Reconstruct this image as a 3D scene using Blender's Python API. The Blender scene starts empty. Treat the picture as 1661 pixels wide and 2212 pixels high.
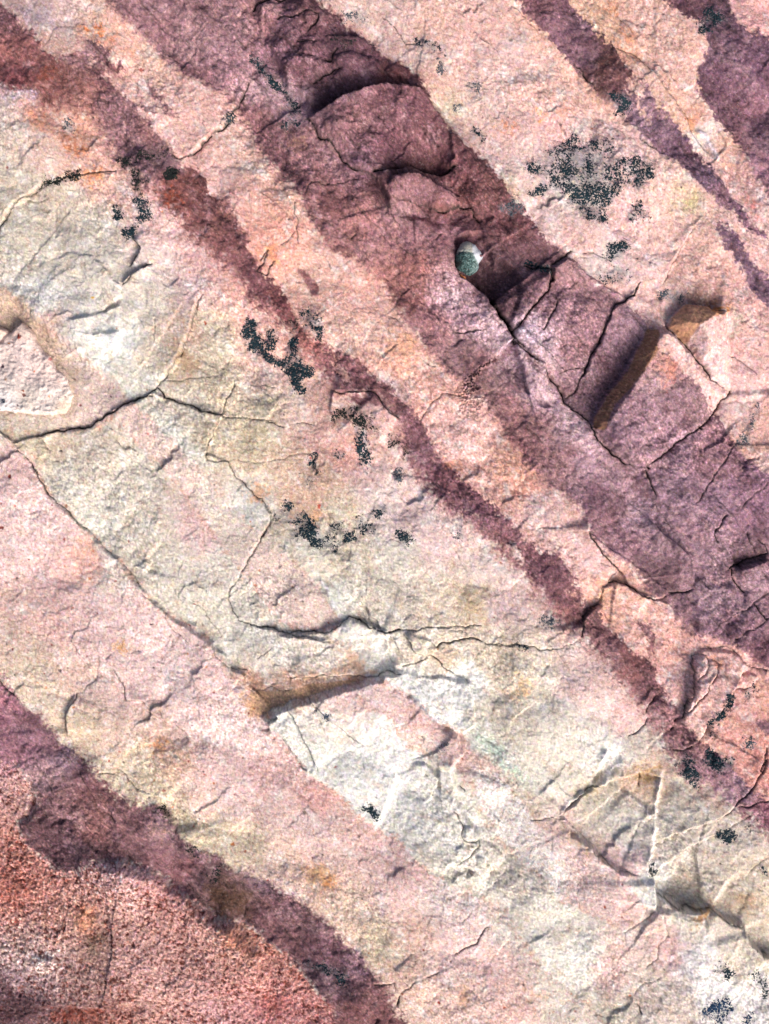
import bpy, math
import numpy as np
# ------------------------------------------------------------------ camera, sky, sun, exposure
DEBUG = False
U = 0.0005                       # metres per tracing unit (frame = 1661 x 2212 units = 0.83 x 1.11 m of rock)
FW, FH = 1661.0, 2212.0
sc = bpy.context.scene
cam = bpy.data.cameras.new('camera'); cam.lens = 50; cam.sensor_width = 36; cam.sensor_fit = 'AUTO'
co = bpy.data.objects.new('camera', cam); sc.collection.objects.link(co)
co.location = (0, 0, FH*U*50/36); co.rotation_euler = (0, 0, 0)
cam.clip_start = 0.05; cam.clip_end = 500
sc.camera = co
SUN_AZ, SUN_EL = math.radians(146), math.radians(35)      # compass angle from +Y, clockwise
w = bpy.data.worlds.new('World'); sc.world = w; w.use_nodes = True
nt = w.node_tree; bg = nt.nodes['Background']
sky = nt.nodes.new('ShaderNodeTexSky'); sky.sky_type = 'NISHITA'; sky.sun_disc = False
sky.sun_elevation = SUN_EL; sky.sun_rotation = SUN_AZ; sky.air_density = 0.55; sky.dust_density = 6.0; sky.ozone_density = 0.4
nt.links.new(sky.outputs[0], bg.inputs[0]); bg.inputs[1].default_value = 0.14
sl = bpy.data.lights.new('sun', 'SUN'); sl.energy = 2.5; sl.angle = math.radians(32); sl.color = (1.0, 0.905, 0.85)
so = bpy.data.objects.new('sun', sl); sc.collection.objects.link(so)
from mathutils import Vector
dv = Vector((math.sin(SUN_AZ)*math.cos(SUN_EL), math.cos(SUN_AZ)*math.cos(SUN_EL), math.sin(SUN_EL)))
so.rotation_euler = dv.to_track_quat('Z', 'Y').to_euler(); so.location = (1, -1, 2)
sc.view_settings.view_transform = 'Standard'; sc.view_settings.look = 'None'
sc.view_settings.gamma = 1; sc.view_settings.use_curve_mapping = False
sc.view_settings.exposure = 0.33
ALB = 0.80                       # albedo = linear(colour) * ALB

# ------------------------------------------------------------------ noise
rs = np.random.RandomState(7)
PERM = rs.permutation(4096).astype(np.int32)
ANG = rs.rand(4096).astype(np.float32)*6.2831853
GX, GY = np.cos(ANG).astype(np.float32), np.sin(ANG).astype(np.float32)
def pn(x, y, seed=0):
    xi = np.floor(x); yi = np.floor(y); fx = x-xi; fy = y-yi
    xi = xi.astype(np.int32); yi = yi.astype(np.int32)
    def g(ix, iy, dx, dy):
        h = PERM[(PERM[(ix+seed*131) & 4095]+iy*17+seed*977) & 4095]
        return GX[h]*dx+GY[h]*dy
    u = fx*fx*fx*(fx*(fx*6-15)+10); v = fy*fy*fy*(fy*(fy*6-15)+10)
    a = g(xi, yi, fx, fy); b = g(xi+1, yi, fx-1, fy); c = g(xi, yi+1, fx, fy-1); d = g(xi+1, yi+1, fx-1, fy-1)
    a += (b-a)*u; c += (d-c)*u
    return (a+(c-a)*v)*1.5
def fbm(x, y, s, seed, oc=3, gain=0.5):
    r = 0; a = 1.0; t = 0
    for i in range(oc):
        r = r+a*pn(x/s, y/s, seed+i*7); t += a; a *= gain; s *= 0.5
    return r/t
def facets(x, y, s, seed, tilt, quad=.5):
    x = x/s; y = y/s; xi = np.floor(x).astype(np.int32); yi = np.floor(y).astype(np.int32); out = np.full(x.shape, -1e9, np.float32)
    for dj in (-1, 0, 1):
        for di in (-1, 0, 1):
            cx, cy = xi+di, yi+dj; h = PERM[(PERM[(cx+seed*53) & 4095]+cy*31+seed*613) & 4095]
            px = x-cx-.5-GX[h]*.42; py = y-cy-.5-GY[h]*.42; h2 = PERM[h]
            out = np.maximum(out, tilt*(GX[h2]*px+GY[h2]*py)+.35*GX[PERM[h2]]*tilt-quad*(px*px+py*py))
    return out*s
def sst(a, b, x):
    t = np.clip((x-a)/(b-a), 0, 1); return t*t*(3-2*t)

# ------------------------------------------------------------------ grid (tracing units, y down)
ST = 2.0; M = 40
def axis(n, far):
    a = np.arange(-M, n+M, ST); o = []; p = ST; v = 0
    while v < far: p *= 1.18; p = min(p, 60); v += p; o.append(v)
    o = np.array(o); return np.concatenate([-M-o[::-1], a, a[-1]+o]).astype(np.float32)
xs, ys = axis(FW, 900), axis(FH, 900)
X, Y = np.meshgrid(xs, ys); NX, NY = len(xs), len(ys)
print('grid', NX, NY)
f32 = np.float32
WX1 = fbm(X, Y, 46, 1, 3, .6).astype(f32); WY1 = fbm(X, Y, 46, 2, 3, .6).astype(f32)
WX2 = fbm(X, Y, 9, 3, 2, .8).astype(f32); WY2 = fbm(X, Y, 9, 4, 2, .8).astype(f32)
RG = 3+15*sst(-.25, .45, fbm(X, Y, 75, 9, 2)); XR, YR = X+WX1*12+WX2*RG, Y+WY1*12+WY2*RG           # ragged coordinates for colour edges
XH, YH = X+WX1*5+WX2*2.2, Y+WY1*5+WY2*2.2       # mildly ragged ones for relief

# tracing helpers: T('A', x,y, x,y ...) turns enlarged-tile pixels to units
TO = {'A': (0, 0), 'B': (540, 0), 'C': (1067, 0), 'D': (0, 540), 'E': (540, 540), 'F': (1067, 540), 'G': (0, 1080), 'H': (540, 1080),
      'I': (1067, 1080), 'J': (0, 1618), 'K': (540, 1618), 'L': (1067, 1618), 'U': (0, 0)}
def T(s):
    """'A 1,2 3,4 B 5,6' -> list of points"""
    o = []; k = 'U'
    for w_ in s.split():
        if w_ in TO: k = w_; continue
        a, b = w_.split(','); sc_ = 1.0 if k == 'U' else 0.3576
        o.append((TO[k][0]+float(a)*sc_, TO[k][1]+float(b)*sc_))
    return np.array(o, float)
def jitter(P, amp=0.09, minl=5, seed=0):
    r = np.random.RandomState(seed+int(abs(P[0, 0]*3+P[0, 1]*7)) % 9999)
    P = [tuple(p) for p in P]
    for _ in range(5):
        Q = [P[0]]; ch = False
        for a, b in zip(P[:-1], P[1:]):
            dx, dy = b[0]-a[0], b[1]-a[1]; L = math.hypot(dx, dy)
            if L > minl*1.6:
                k = r.uniform(-1, 1)*amp; t = r.uniform(.35, .65); Q.append((a[0]+dx*t-dy*k, a[1]+dy*t+dx*k)); ch = True
            Q.append(b)
        P = Q
        if not ch: break
    return np.array(P)
def win(P, pad):
    x0, y0 = P.min(0)-pad; x1, y1 = P.max(0)+pad
    i0, i1 = np.searchsorted(xs, [x0, x1]); j0, j1 = np.searchsorted(ys, [y0, y1])
    return slice(j0, j1), slice(i0, i1)
def line_sdf(P, reach, wx=None, wy=None):
    """signed distance (positive = right-hand side walking along P, y down), parameter t"""
    wx = X if wx is None else wx; wy = Y if wy is None else wy
    S = win(P, reach+12); D = np.full(X[S].shape, 1e9, f32); G = np.ones_like(D); TT = np.zeros_like(D)
    seg = np.hypot(*(P[1:]-P[:-1]).T); L = seg.sum() or 1; acc = 0
    jo, io = S[0].start, S[1].start
    for k in range(len(P)-1):
        a, b = P[k], P[k+1]; w_ = win(np.array([a, b]), reach+12)
        sub = (slice(w_[0].start-jo, w_[0].stop-jo), slice(w_[1].start-io, w_[1].stop-io))
        x = wx[w_]-a[0]; y = wy[w_]-a[1]; dx, dy = b-a; l2 = dx*dx+dy*dy+1e-9
        tr = (x*dx+y*dy)/l2; t = np.clip(tr, 0, 1)
        d = np.hypot(x-t*dx, y-t*dy); m = d < D[sub]
        D[sub] = np.where(m, d, D[sub]); G[sub] = np.where(m, np.sign(dx*y-dy*x), G[sub])
        TT[sub] = np.where(m, (acc+t*seg[k])/L, TT[sub]); acc += seg[k]
    return S, D, G, TT
def poly_sdf(P, reach, wx=None, wy=None):
    wx = XR if wx is None else wx; wy = YR if wy is None else wy
    Q = np.vstack([P, P[:1]]); S, D, _, _ = line_sdf(Q, reach, wx, wy)
    x, y = wx[S], wy[S]; ins = np.zeros(x.shape, bool)
    for a, b in zip(Q[:-1], Q[1:]):
        if a[1] == b[1]: continue
        c = (a[1] > y) != (b[1] > y)
        ins ^= c & (x < (b[0]-a[0])*(y-a[1])/(b[1]-a[1])+a[0])
    return S, np.where(ins, D, -D)     # positive inside

# ------------------------------------------------------------------ traced data: colour (purple points include shade of the hollows)
def pts(s):
    v = np.array([float(q) for q in s.replace(';', ' ').replace(',', ' ').split()]).reshape(-1, 5); return v
LIGHT = pts("""80,50,178,158,164 120,60,186,166,170 150,40,200,180,176 110,95,202,177,160 200,60,214,186,166 250,60,226,188,168 330,130,222,190,170 300,200,228,190,178 400,200,224,188,176
350,260,228,195,185 450,260,226,182,170 500,300,222,190,175 540,350,218,192,175 470,370,228,192,182 560,450,228,175,155 520,430,232,190,178 600,500,230,170,150 640,420,215,185,165
620,560,222,170,150 660,600,215,178,158 700,560,220,185,170 760,640,225,180,165 760,720,218,185,168 850,700,222,185,170 860,780,225,175,150 900,740,222,185,165 830,850,215,190,188
930,850,222,175,160 960,920,228,190,180 1030,950,232,192,182 1100,1010,220,170,145 1050,1040,225,185,170 1160,1100,205,180,178 1130,1050,215,160,140 1230,1150,228,195,185 1270,1200,232,200,195
1310,1270,225,180,160 1400,1350,228,185,170 1450,1400,230,180,165 1480,1450,225,185,185 1550,1450,232,190,180 1600,1500,230,185,175 1600,1580,230,175,160 1650,1640,225,160,145
30,210,200,190,198 60,240,215,172,152 120,250,210,165,145 160,280,215,165,140 30,290,215,200,195 100,330,218,195,180 180,330,225,185,165 220,350,222,180,165 30,400,214,204,194
120,430,208,196,186 230,390,212,178,160 60,480,210,202,192 200,480,208,200,192 280,420,205,175,165 330,470,230,200,192 380,520,232,205,200 330,560,222,205,205 100,560,214,207,200
220,580,210,204,200 450,560,225,180,172 420,620,232,205,205 500,630,225,180,165 550,680,228,185,170 100,640,228,228,230 180,700,226,224,224 250,650,215,208,203 250,740,238,242,243
330,640,212,204,200 330,760,208,198,190 400,720,192,173,153 390,780,195,178,160 450,700,205,192,180 480,760,205,195,180 300,820,215,212,208 540,760,218,185,170 600,760,222,178,160
570,800,210,190,180 480,830,202,190,172 560,880,206,195,178 400,880,208,200,192 370,940,215,210,205 450,940,200,188,170 560,950,200,188,165 640,900,208,190,175 620,980,198,180,155
700,880,205,170,155 680,950,200,165,155 740,1000,222,170,155 780,1040,215,190,195 700,1030,195,170,145 660,1100,205,180,155 740,1090,208,195,178 820,1080,222,205,208 880,1120,225,205,212
950,1180,220,200,208 600,1150,205,195,185 540,1100,218,216,216 450,1050,218,216,214 520,1150,220,205,200 680,1180,218,214,208 750,1200,205,195,182 850,1200,212,206,202 800,1280,210,202,194
950,1280,208,195,185 1030,1300,195,178,155 1050,1240,215,198,200 1080,1300,222,200,205 720,1300,222,222,220 900,1330,210,200,192 110,700,205,185,170 30,650,185,160,142 60,690,172,152,132
160,790,205,185,172 230,830,225,200,195 270,890,225,190,185 180,930,208,196,186 60,930,205,196,184 60,970,198,188,172 130,970,202,188,175 300,920,228,195,192 350,1000,220,195,190
400,1060,225,190,188 200,1000,205,195,188 150,1050,215,210,205 250,1080,212,206,200 300,1150,208,200,192 220,1120,218,216,212 440,1140,215,190,185 500,1100,222,218,218 350,1200,210,203,196
450,1230,215,208,205 560,1230,218,195,188 600,1300,222,200,196 660,1330,225,195,192 440,1300,208,203,196 520,1380,212,208,204 600,1420,216,212,210 680,1420,214,205,200 760,1400,220,216,216
650,1480,192,160,134 560,1500,208,172,145 830,1420,238,236,234 880,1400,215,205,196 960,1410,215,203,192 880,1500,238,242,246 960,1530,244,246,248 1000,1470,240,242,244
1080,1430,205,192,178 1150,1480,212,204,196 1200,1550,216,210,206 1100,1550,208,198,188 1250,1480,222,200,192 1350,1560,225,195,190 1300,1600,218,212,210 1200,1650,218,212,206
1050,1620,215,222,218 1150,1700,222,220,216 1320,1620,235,238,242 1380,1600,210,200,195 1300,1720,205,196,184 1380,1680,212,190,160 1350,1780,214,208,204 1500,1700,208,196,186
1450,1800,214,206,200 1520,1850,210,200,195 1600,1820,208,196,190 1500,1920,205,194,182 1600,1900,205,192,180 1640,1950,205,190,175 700,1550,228,222,220 620,1550,222,222,222
750,1500,225,200,192 820,1530,228,205,200 680,1620,220,222,222 850,1600,232,232,236 920,1560,205,170,165 900,1620,222,205,200 960,1600,215,190,182 780,1650,225,226,228 850,1680,238,240,244
950,1680,225,222,220 980,1730,228,226,222 1040,1650,205,185,172 900,1750,225,225,226 1000,1830,222,220,218 1060,1760,235,236,238 1100,1850,214,205,198 1130,1730,205,188,175 950,1880,210,205,200
1200,1800,210,192,182 1180,1880,230,230,232 1250,1830,215,190,185 1280,1900,208,190,182 1350,1870,225,200,200 1400,1920,238,238,238 1300,1980,215,195,190 1200,1980,215,210,206
1350,1960,218,190,182 1420,1990,225,205,190 1470,1990,232,225,215 1500,2060,242,238,246 1450,2050,222,190,185 1600,2060,215,205,195 1250,2080,226,224,222 1400,2110,215,200,195
1330,2100,210,185,175 1550,2150,238,236,244 1640,2180,225,220,225 1200,2150,212,206,200 1300,2190,206,198,188 1450,2190,212,198,194 1100,2000,215,210,206
60,1000,228,195,195 50,1080,235,210,215 120,1100,232,208,210 60,1180,232,208,208 180,1230,220,175,160 230,1250,235,222,215 100,1250,228,195,190 200,1300,235,205,205 60,1300,215,185,172
120,1350,222,185,175 280,1330,235,210,205 30,1400,205,185,165 60,1440,205,190,172 200,1400,228,200,195 320,1420,235,212,210 380,1480,235,215,218 150,1450,215,190,172 100,1500,215,200,185
200,1500,215,192,178 280,1500,220,195,192 450,1500,232,205,200 170,1560,205,188,165 250,1580,208,188,168 330,1560,205,182,165 400,1570,228,205,205 480,1560,240,222,222 540,1600,235,210,210
300,1650,210,195,172 240,1700,215,200,178 380,1640,208,175,145 450,1650,225,195,188 560,1680,222,185,180 620,1650,215,185,178 330,1720,212,198,172 430,1750,220,195,180 500,1720,228,205,200
600,1750,222,195,185 690,1720,222,170,160 740,1790,200,175,165 680,1800,220,200,198 450,1800,212,200,172 400,1780,210,200,170 540,1820,208,195,172 600,1850,218,192,170 700,1860,215,190,178
800,1830,215,185,178 880,1880,205,175,170 690,1900,212,178,148 620,1920,212,190,178 750,1960,208,190,165 850,1930,225,198,190 950,1940,232,215,218 820,2040,205,190,165 760,2080,200,175,155
900,2020,215,185,165 980,2060,225,200,198 1060,2100,222,190,182 880,2120,208,180,160 840,2170,205,185,165 1000,2150,215,190,175 1100,2170,218,185,172 1020,2010,234,216,224
780,30,212,190,178 850,60,218,190,180 950,50,225,188,172 1050,50,228,190,178 1000,120,225,190,180 880,150,225,205,195 950,180,222,190,172 1100,120,230,198,190 1150,60,222,180,160
1180,180,230,190,175 1050,220,228,200,188 960,240,210,195,180 1000,290,215,190,178 1100,290,232,195,185 1050,360,228,208,205 1200,300,232,190,182 1080,420,205,190,170 1200,360,215,195,190
1130,340,222,200,192 1250,400,205,190,190 1350,330,232,200,195 1150,480,225,205,205 1250,520,232,198,188 1350,480,232,195,190 1450,500,230,195,182 1480,430,222,200,170 1420,410,232,198,185
1400,580,232,200,195 1300,560,215,200,205 1360,600,222,195,200 1480,560,215,178,165 1560,620,218,175,162 1620,620,222,178,170 1550,530,222,185,170 1600,500,220,185,178 1620,730,228,188,178
1600,800,232,195,190 1640,870,235,190,178 1450,640,225,190,180 1400,660,230,198,190 1500,760,232,200,195 1560,820,235,205,200 1620,960,215,170,150 1650,920,228,185,172 1590,900,230,205,198
1640,1000,228,200,190 1440,740,222,190,180 1480,810,225,200,192 1300,60,222,185,155 1340,100,215,170,140 1380,60,230,190,175 1450,120,230,190,175 1340,130,225,175,150 1400,170,228,192,175
1480,180,230,192,178 1460,210,228,190,170 1450,250,225,190,165 1560,320,225,180,155 1600,360,205,165,155 1520,290,235,225,235 1490,250,215,165,145 1620,400,195,160,165 1640,440,225,195,200
1530,380,215,180,175 1600,30,225,180,180 1640,60,232,175,175""")
PURP = pts("""20,30,120,85,92 40,120,150,100,98 40,160,112,64,70 100,180,135,88,85 200,110,125,95,102 240,150,120,82,88 150,160,125,88,88 250,230,130,98,105 180,200,150,105,100 130,170,118,75,72
320,290,150,110,112 300,340,125,95,105 350,330,135,105,112 380,420,135,85,82 420,430,105,65,65 450,450,110,72,76 500,510,125,82,85 480,480,145,100,95 560,590,115,75,82 610,650,118,72,75
660,750,160,105,100 720,790,125,85,90 760,840,120,82,90 840,860,130,92,98 880,930,118,82,92 920,970,125,88,98 960,1020,110,72,82 1030,1110,110,75,88 1100,1140,130,95,105 1090,1180,125,85,90
1200,1220,115,80,90 1170,1240,110,75,88 1230,1290,115,80,88 1240,1320,150,105,105 1280,1340,105,75,80 1320,1380,135,95,100 1360,1420,110,72,75 1350,1460,140,95,95 1400,1480,120,85,92
1440,1540,155,115,120 1500,1600,140,105,110 1560,1660,140,108,120 1600,1700,165,135,150 1650,1750,135,90,105
330,50,145,110,118 420,90,170,135,140 480,130,165,128,138 420,180,140,102,110 500,60,160,125,132 570,40,150,110,115 620,60,115,85,98 680,40,100,68,75 600,110,118,88,102 720,90,105,72,85
650,150,115,82,92 780,150,120,85,98 740,180,95,68,80 860,160,125,80,82 860,190,95,62,72 560,190,180,150,158 620,200,185,155,165 640,230,180,150,160 560,250,135,95,100 700,220,105,78,90
760,270,135,98,105 850,250,125,88,98 830,330,118,80,92 920,300,105,70,78 650,310,160,120,125 700,330,150,115,122 600,310,120,85,92 680,380,140,100,105 700,450,125,85,88 640,400,115,80,88
780,360,130,98,112 900,380,88,58,62 980,370,110,70,78 830,400,90,60,68 1000,420,100,62,65 900,420,140,105,112 860,460,175,140,145 960,450,135,90,92 1060,420,105,70,72 1090,480,115,75,80
780,460,175,125,125 820,500,165,120,125 750,520,155,110,110 830,550,170,125,125 900,500,150,110,118 960,490,140,98,108 1050,560,95,68,75 1080,600,75,52,60 1040,650,120,92,105 1110,650,95,68,78
1150,580,120,85,92 900,580,155,105,102 850,590,165,115,110 960,600,185,145,150 1020,680,175,145,158 970,640,200,172,182 880,650,140,95,95 940,680,155,112,118 920,720,150,110,115
1000,760,150,118,122 1050,700,205,175,185 1080,780,195,165,170 1040,780,145,105,110 1100,800,180,150,158 1150,850,205,175,185 1130,820,130,105,115 1100,850,150,108,112 1060,840,160,125,125
1160,930,165,125,128 1110,910,150,110,112 1220,920,190,158,165 1130,970,145,102,105 1200,1000,150,115,120 1280,1000,175,145,158 1320,1060,165,135,148 1290,1080,130,100,112
1370,1110,185,155,168 1300,1120,140,105,115 1350,1180,140,105,118 1420,1200,160,130,140 1430,1250,135,105,112 1480,1200,165,135,148 1400,1300,145,110,120 1480,1310,150,118,130
1550,1100,150,120,138 1620,1100,135,102,122 1450,1060,150,122,138 1500,1150,155,125,138 1570,1200,150,122,135 1600,1220,125,95,102 1620,1260,165,135,148 1530,1300,165,138,150
1560,1350,130,100,115 1620,1350,145,112,125 1640,1410,115,82,95 1130,720,200,178,195 1200,640,165,130,142 1230,600,160,125,130 1180,760,195,170,180 1260,700,150,115,125 1300,660,155,120,128
1250,760,150,115,122 1270,800,165,135,145 1310,790,130,98,110 1340,740,150,120,135 1370,690,165,135,148 1250,850,145,115,125 1280,880,125,98,112 1300,840,115,85,95 1380,900,155,125,138
1450,860,150,120,132 1350,940,145,115,130 1500,880,145,115,122 1420,820,185,155,160 1430,790,200,150,140 1480,940,160,130,145 1330,1000,150,122,132 1400,1000,150,120,132 1530,960,160,120,130
1170,20,120,85,95 1210,60,135,100,115 1250,60,95,70,85 1270,110,145,110,125 1310,100,90,65,70 1310,140,85,55,55 1330,160,130,90,90 1380,210,120,95,110 1430,240,115,85,100 1400,250,175,145,160
1460,290,110,85,105 1490,320,105,78,95 1530,370,100,80,100 1570,430,125,95,110 1610,480,115,85,105 1580,530,110,85,105 1620,590,115,90,110 1500,30,115,82,95 1540,50,85,65,80
1600,100,110,80,98 1570,120,150,120,135 1630,150,120,88,110 1550,180,110,80,98 1600,200,125,92,108 1640,230,140,100,115 1600,300,125,90,100 1650,280,85,62,80 1640,360,160,120,135
20,1520,165,115,130 60,1540,130,95,105 60,1600,150,110,125 120,1600,110,80,92 140,1640,150,125,140 180,1660,85,60,70 200,1700,115,80,85 100,1680,165,135,140 130,1720,120,90,95
200,1740,120,85,85 80,1790,95,68,75 130,1830,75,52,62 180,1850,70,52,62 200,1800,130,90,90 260,1800,150,112,115 300,1780,120,88,95 350,1800,135,110,120 280,1870,90,65,72 340,1850,135,98,105
400,1830,110,85,92 400,1880,140,95,100 430,1900,85,65,72 480,1930,80,58,52 520,1960,95,70,65 560,1900,120,98,108 560,1990,120,85,90 620,1960,115,85,92 680,1990,105,78,85 620,2040,125,90,95
700,2060,115,82,92 780,2090,135,105,118 700,2110,80,60,70 750,2130,70,50,62 800,2150,120,85,88 750,2190,110,72,75 840,2190,115,78,82""")
COARSE = pts("""20,1650,210,160,165 60,1700,215,170,160 60,1760,205,155,145 30,1830,180,115,100 100,1880,170,110,100 200,1900,210,150,145 260,1870,225,175,175 320,1890,225,170,168 380,1930,195,120,118
100,1960,185,130,115 50,1930,175,100,90 200,1960,210,150,125 270,1960,205,165,155 340,1990,195,145,130 420,1990,190,140,130 500,2050,200,145,125 50,2050,205,175,165 100,2080,225,195,190
200,2040,140,105,95 300,2070,200,155,155 380,2060,190,140,130 450,2100,200,150,145 560,2060,200,140,120 590,2100,175,120,110 40,2150,105,85,100 20,2200,80,60,72 120,2180,120,85,85
200,2150,185,145,135 250,2190,160,90,75 300,2150,200,160,150 350,2190,215,160,145 450,2190,205,155,155 550,2150,200,140,140 600,2180,190,120,120 640,2080,200,130,115 640,2200,165,110,110""")
def s2l(c): c = np.asarray(c, float)/255; return np.where(c <= .04045, c/12.92, ((c+.055)/1.055)**2.4)
def field(P, s=26, wamp=30):
    """smooth colour field through traced control points, evaluated coarse and spread to the grid"""
    st = 8.0; gx = np.arange(-1000, FW+1000, st); gy = np.arange(-1000, FH+1000, st)
    GXX, GYY = np.meshgrid(gx, gy); gx0, gy0 = np.clip(GXX, -60, FW+60), np.clip(GYY, -60, FH+60)
    C = np.array(P[:, 2:]); num = np.zeros(GXX.shape+(3,)); den = np.zeros(GXX.shape)
    for p, c in zip(P, C):
        d2 = (gx0-p[0])**2+(gy0-p[1])**2; w_ = 1/(d2+s*s)**2.2; num += w_[..., None]*c; den += w_
    F = num/den[..., None]
    wx = X+WX1*wamp+WX2*8; wy = Y+WY1*wamp+WY2*8
    u = (wx-gx[0])/st; v = (wy-gy[0])/st; i = np.clip(u.astype(int), 0, len(gx)-2); j = np.clip(v.astype(int), 0, len(gy)-2)
    u = np.clip(u-i, 0, 1)[..., None]; v = np.clip(v-j, 0, 1)[..., None]
    return ((F[j, i]*(1-u)+F[j, i+1]*u)*(1-v)+(F[j+1, i]*(1-u)+F[j+1, i+1]*u)*v).astype(f32)
# purple bands -------------------------------------------------------------------
BANDS = [
 # band 1: upper edge left to right, then lower edge back
 T("U -300,-260 -60,-60 A 0,20 60,80 120,150 200,190 230,250 290,330 400,345 490,310 515,240 560,240 620,280 690,330 650,360 690,395 725,390 735,420 690,450 620,430 640,480 720,560 790,610 820,640 850,710 900,740 930,790 980,850 1020,880 1040,930 1100,990 1190,1030 1240,1090 1260,1160 1330,1200 1370,1210 1385,1170 1400,1240 1430,1320 1450,1380 1505,1440 1470,1480 1530,1560 1575,1625 E 110,160 200,260 250,370 280,450 370,530 430,560 480,610 560,640 660,670 720,720 750,760 830,820 880,890 960,950 1020,1020 1060,1090 1100,1170 1160,1250 1230,1340 1290,1410 1380,1470 1450,1540 I 0,60 60,110 150,190 200,250 280,320 380,320 420,390 480,460 500,530 550,610 560,640 610,650 640,700 680,770 740,820 800,870 860,930 920,960 980,1050 1000,1130 1060,1200 1120,1290 1200,1420 1260,1470 1310,1520 L 1310,10 1430,100 1500,180 1560,240 1661,330 U 1900,1960 1900,2040 L 1661,500 1580,430 1520,390 1450,330 1350,260 1250,200 1130,130 1060,20 I 1040,1480 1010,1400 960,1340 930,1280 860,1190 760,1090 700,1010 700,960 620,900 560,830 540,780 450,770 380,690 300,600 230,480 170,410 60,330 0,260 E 1350,1620 1200,1560 1150,1500 1060,1400 980,1300 930,1190 920,1100 900,1020 830,970 780,890 700,850 540,860 460,780 400,700 330,620 210,440 150,400 80,340 0,300 A 1440,1661 1320,1570 1200,1460 1120,1380 1020,1260 920,1180 830,1040 760,980 680,880 620,800 560,680 480,640 380,640 260,640 200,580 100,555 0,520 U -300,150"),
 # band 2: the broad one
 T("U 180,-60 A 640,0 700,60 780,140 880,230 1000,350 1100,440 1200,470 1300,530 1430,620 1430,660 1480,720 1540,830 1620,950 B 0,780 40,860 130,990 180,1050 260,1110 310,1190 340,1290 400,1370 460,1460 520,1520 620,1570 E 640,50 720,110 800,180 850,270 910,350 950,450 1010,520 1070,590 1150,680 1200,740 1290,810 1390,880 1450,960 1530,1060 1600,1180 1661,1270 I 300,-120 480,0 560,100 570,190 620,240 700,310 790,370 870,420 920,500 970,570 1050,620 1080,690 1150,760 1210,820 1300,820 1430,870 1520,920 1600,990 1661,1020 U 1950,1520 1950,1150 F 1661,1350 1560,1300 1500,1230 1430,1130 1390,1030 1330,960 1310,940 1230,820 1120,720 1040,650 960,630 975,540 940,460 850,350 790,300 720,250 600,170 500,90 440,50 C 540,1640 480,1580 440,1560 430,1530 340,1480 280,1430 230,1330 170,1270 100,1210 60,1120 B 1550,1130 1480,1050 1400,960 1300,880 1200,780 1110,650 1060,550 1030,480 960,400 870,360 780,300 700,240 600,160 540,110 470,50 400,0 U 600,-100 560,-300 0,-300"),
 T("C 60,-200 150,0 180,70 260,160 370,270 410,330 480,400 560,480 640,550 700,610 760,680 850,780 940,880 1020,930 1110,990 1210,1070 1270,1150 1330,1190 1420,1260 1480,1320 1560,1400 1661,1450 U 1700,560 1700,540 C 1600,1390 1540,1300 1450,1200 1380,1100 1310,1030 1230,960 1160,850 1090,770 1020,680 950,590 900,510 850,470 760,360 700,270 620,200 520,110 450,0 360,-200"),
 T("C 1340,1340 1420,1370 1490,1480 1570,1580 1600,1640 F 1560,60 1661,170 U 1900,900 1900,960 F 1661,320 1600,290 1550,200 1500,120 1420,0 C 1530,1661 1460,1560 1380,1490"),
 T("C 800,-200 1000,0 1100,60 1200,110 1260,170 1290,230 1250,400 1220,460 1240,560 1300,640 1330,720 1420,800 1480,880 1540,960 1560,1050 1661,1180 U 1900,600 1900,120 C 1661,250 1600,220 1520,180 1450,100 1420,0 1380,-200"),
 T("U -300,1300 G 0,1080 80,1180 160,1250 250,1310 290,1380 340,1450 430,1500 500,1560 J 430,0 520,80 600,160 700,270 800,330 940,340 1010,400 1060,500 1160,590 1300,650 1380,720 1480,760 1580,800 K 0,750 100,800 200,860 300,920 400,990 470,1050 530,1130 600,1210 700,1290 740,1380 830,1430 870,1540 940,1661 U 1000,2500 600,2500 K 520,1661 500,1600 460,1520 380,1430 290,1340 240,1260 150,1200 60,1150 J 1600,1180 1560,1120 1460,1060 1380,1050 1280,1000 1150,930 1080,870 1000,790 870,720 760,690 600,690 500,710 490,760 420,770 330,730 260,670 170,590 110,490 90,440 190,420 210,330 190,200 100,100 0,80 U -300,1660"),
]
SPOTS = [T(q) for q in ["A 890,500 930,520 950,570 985,590 970,605 920,580", "A 830,600 870,640 930,680 925,700 870,680 840,640", "A 980,650 1010,640 1040,670 1080,680 1070,710 1020,700",
 "E 300,130 340,125 390,180 415,270 370,270 330,220", "I 845,740 930,750 955,790 985,880 970,940 930,900 925,830 880,790", "I 1590,1330 1661,1340 1661,1430 1610,1380",
 "E 600,880 700,880 760,870 800,940 700,930 620,930", "C 370,270 460,260 440,330"]]
HOLES = [T(q) for q in ["A 530,350 580,350 580,390 545,400", "E 490,650 530,700 600,760 610,800 560,790 500,700", "I 60,250 120,250 170,320 180,380 130,350 90,320", "C 780,500 860,500 910,520 880,600 800,580",
 "I 460,560 500,550 490,600", "C 900,560 880,640 960,760 900,720 850,640"]]
COARSEP = T("U -900,1640 J 0,80 100,100 190,200 210,330 190,420 90,440 110,490 170,590 260,670 330,730 420,770 490,760 500,710 600,690 760,690 870,720 1000,790 1080,870 1150,930 1280,1000 1380,1050 1460,1060 1560,1120 1600,1180 K 60,1150 150,1200 240,1260 290,1340 380,1430 460,1520 500,1600 520,1661 U 900,3300 -900,3300")
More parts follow.
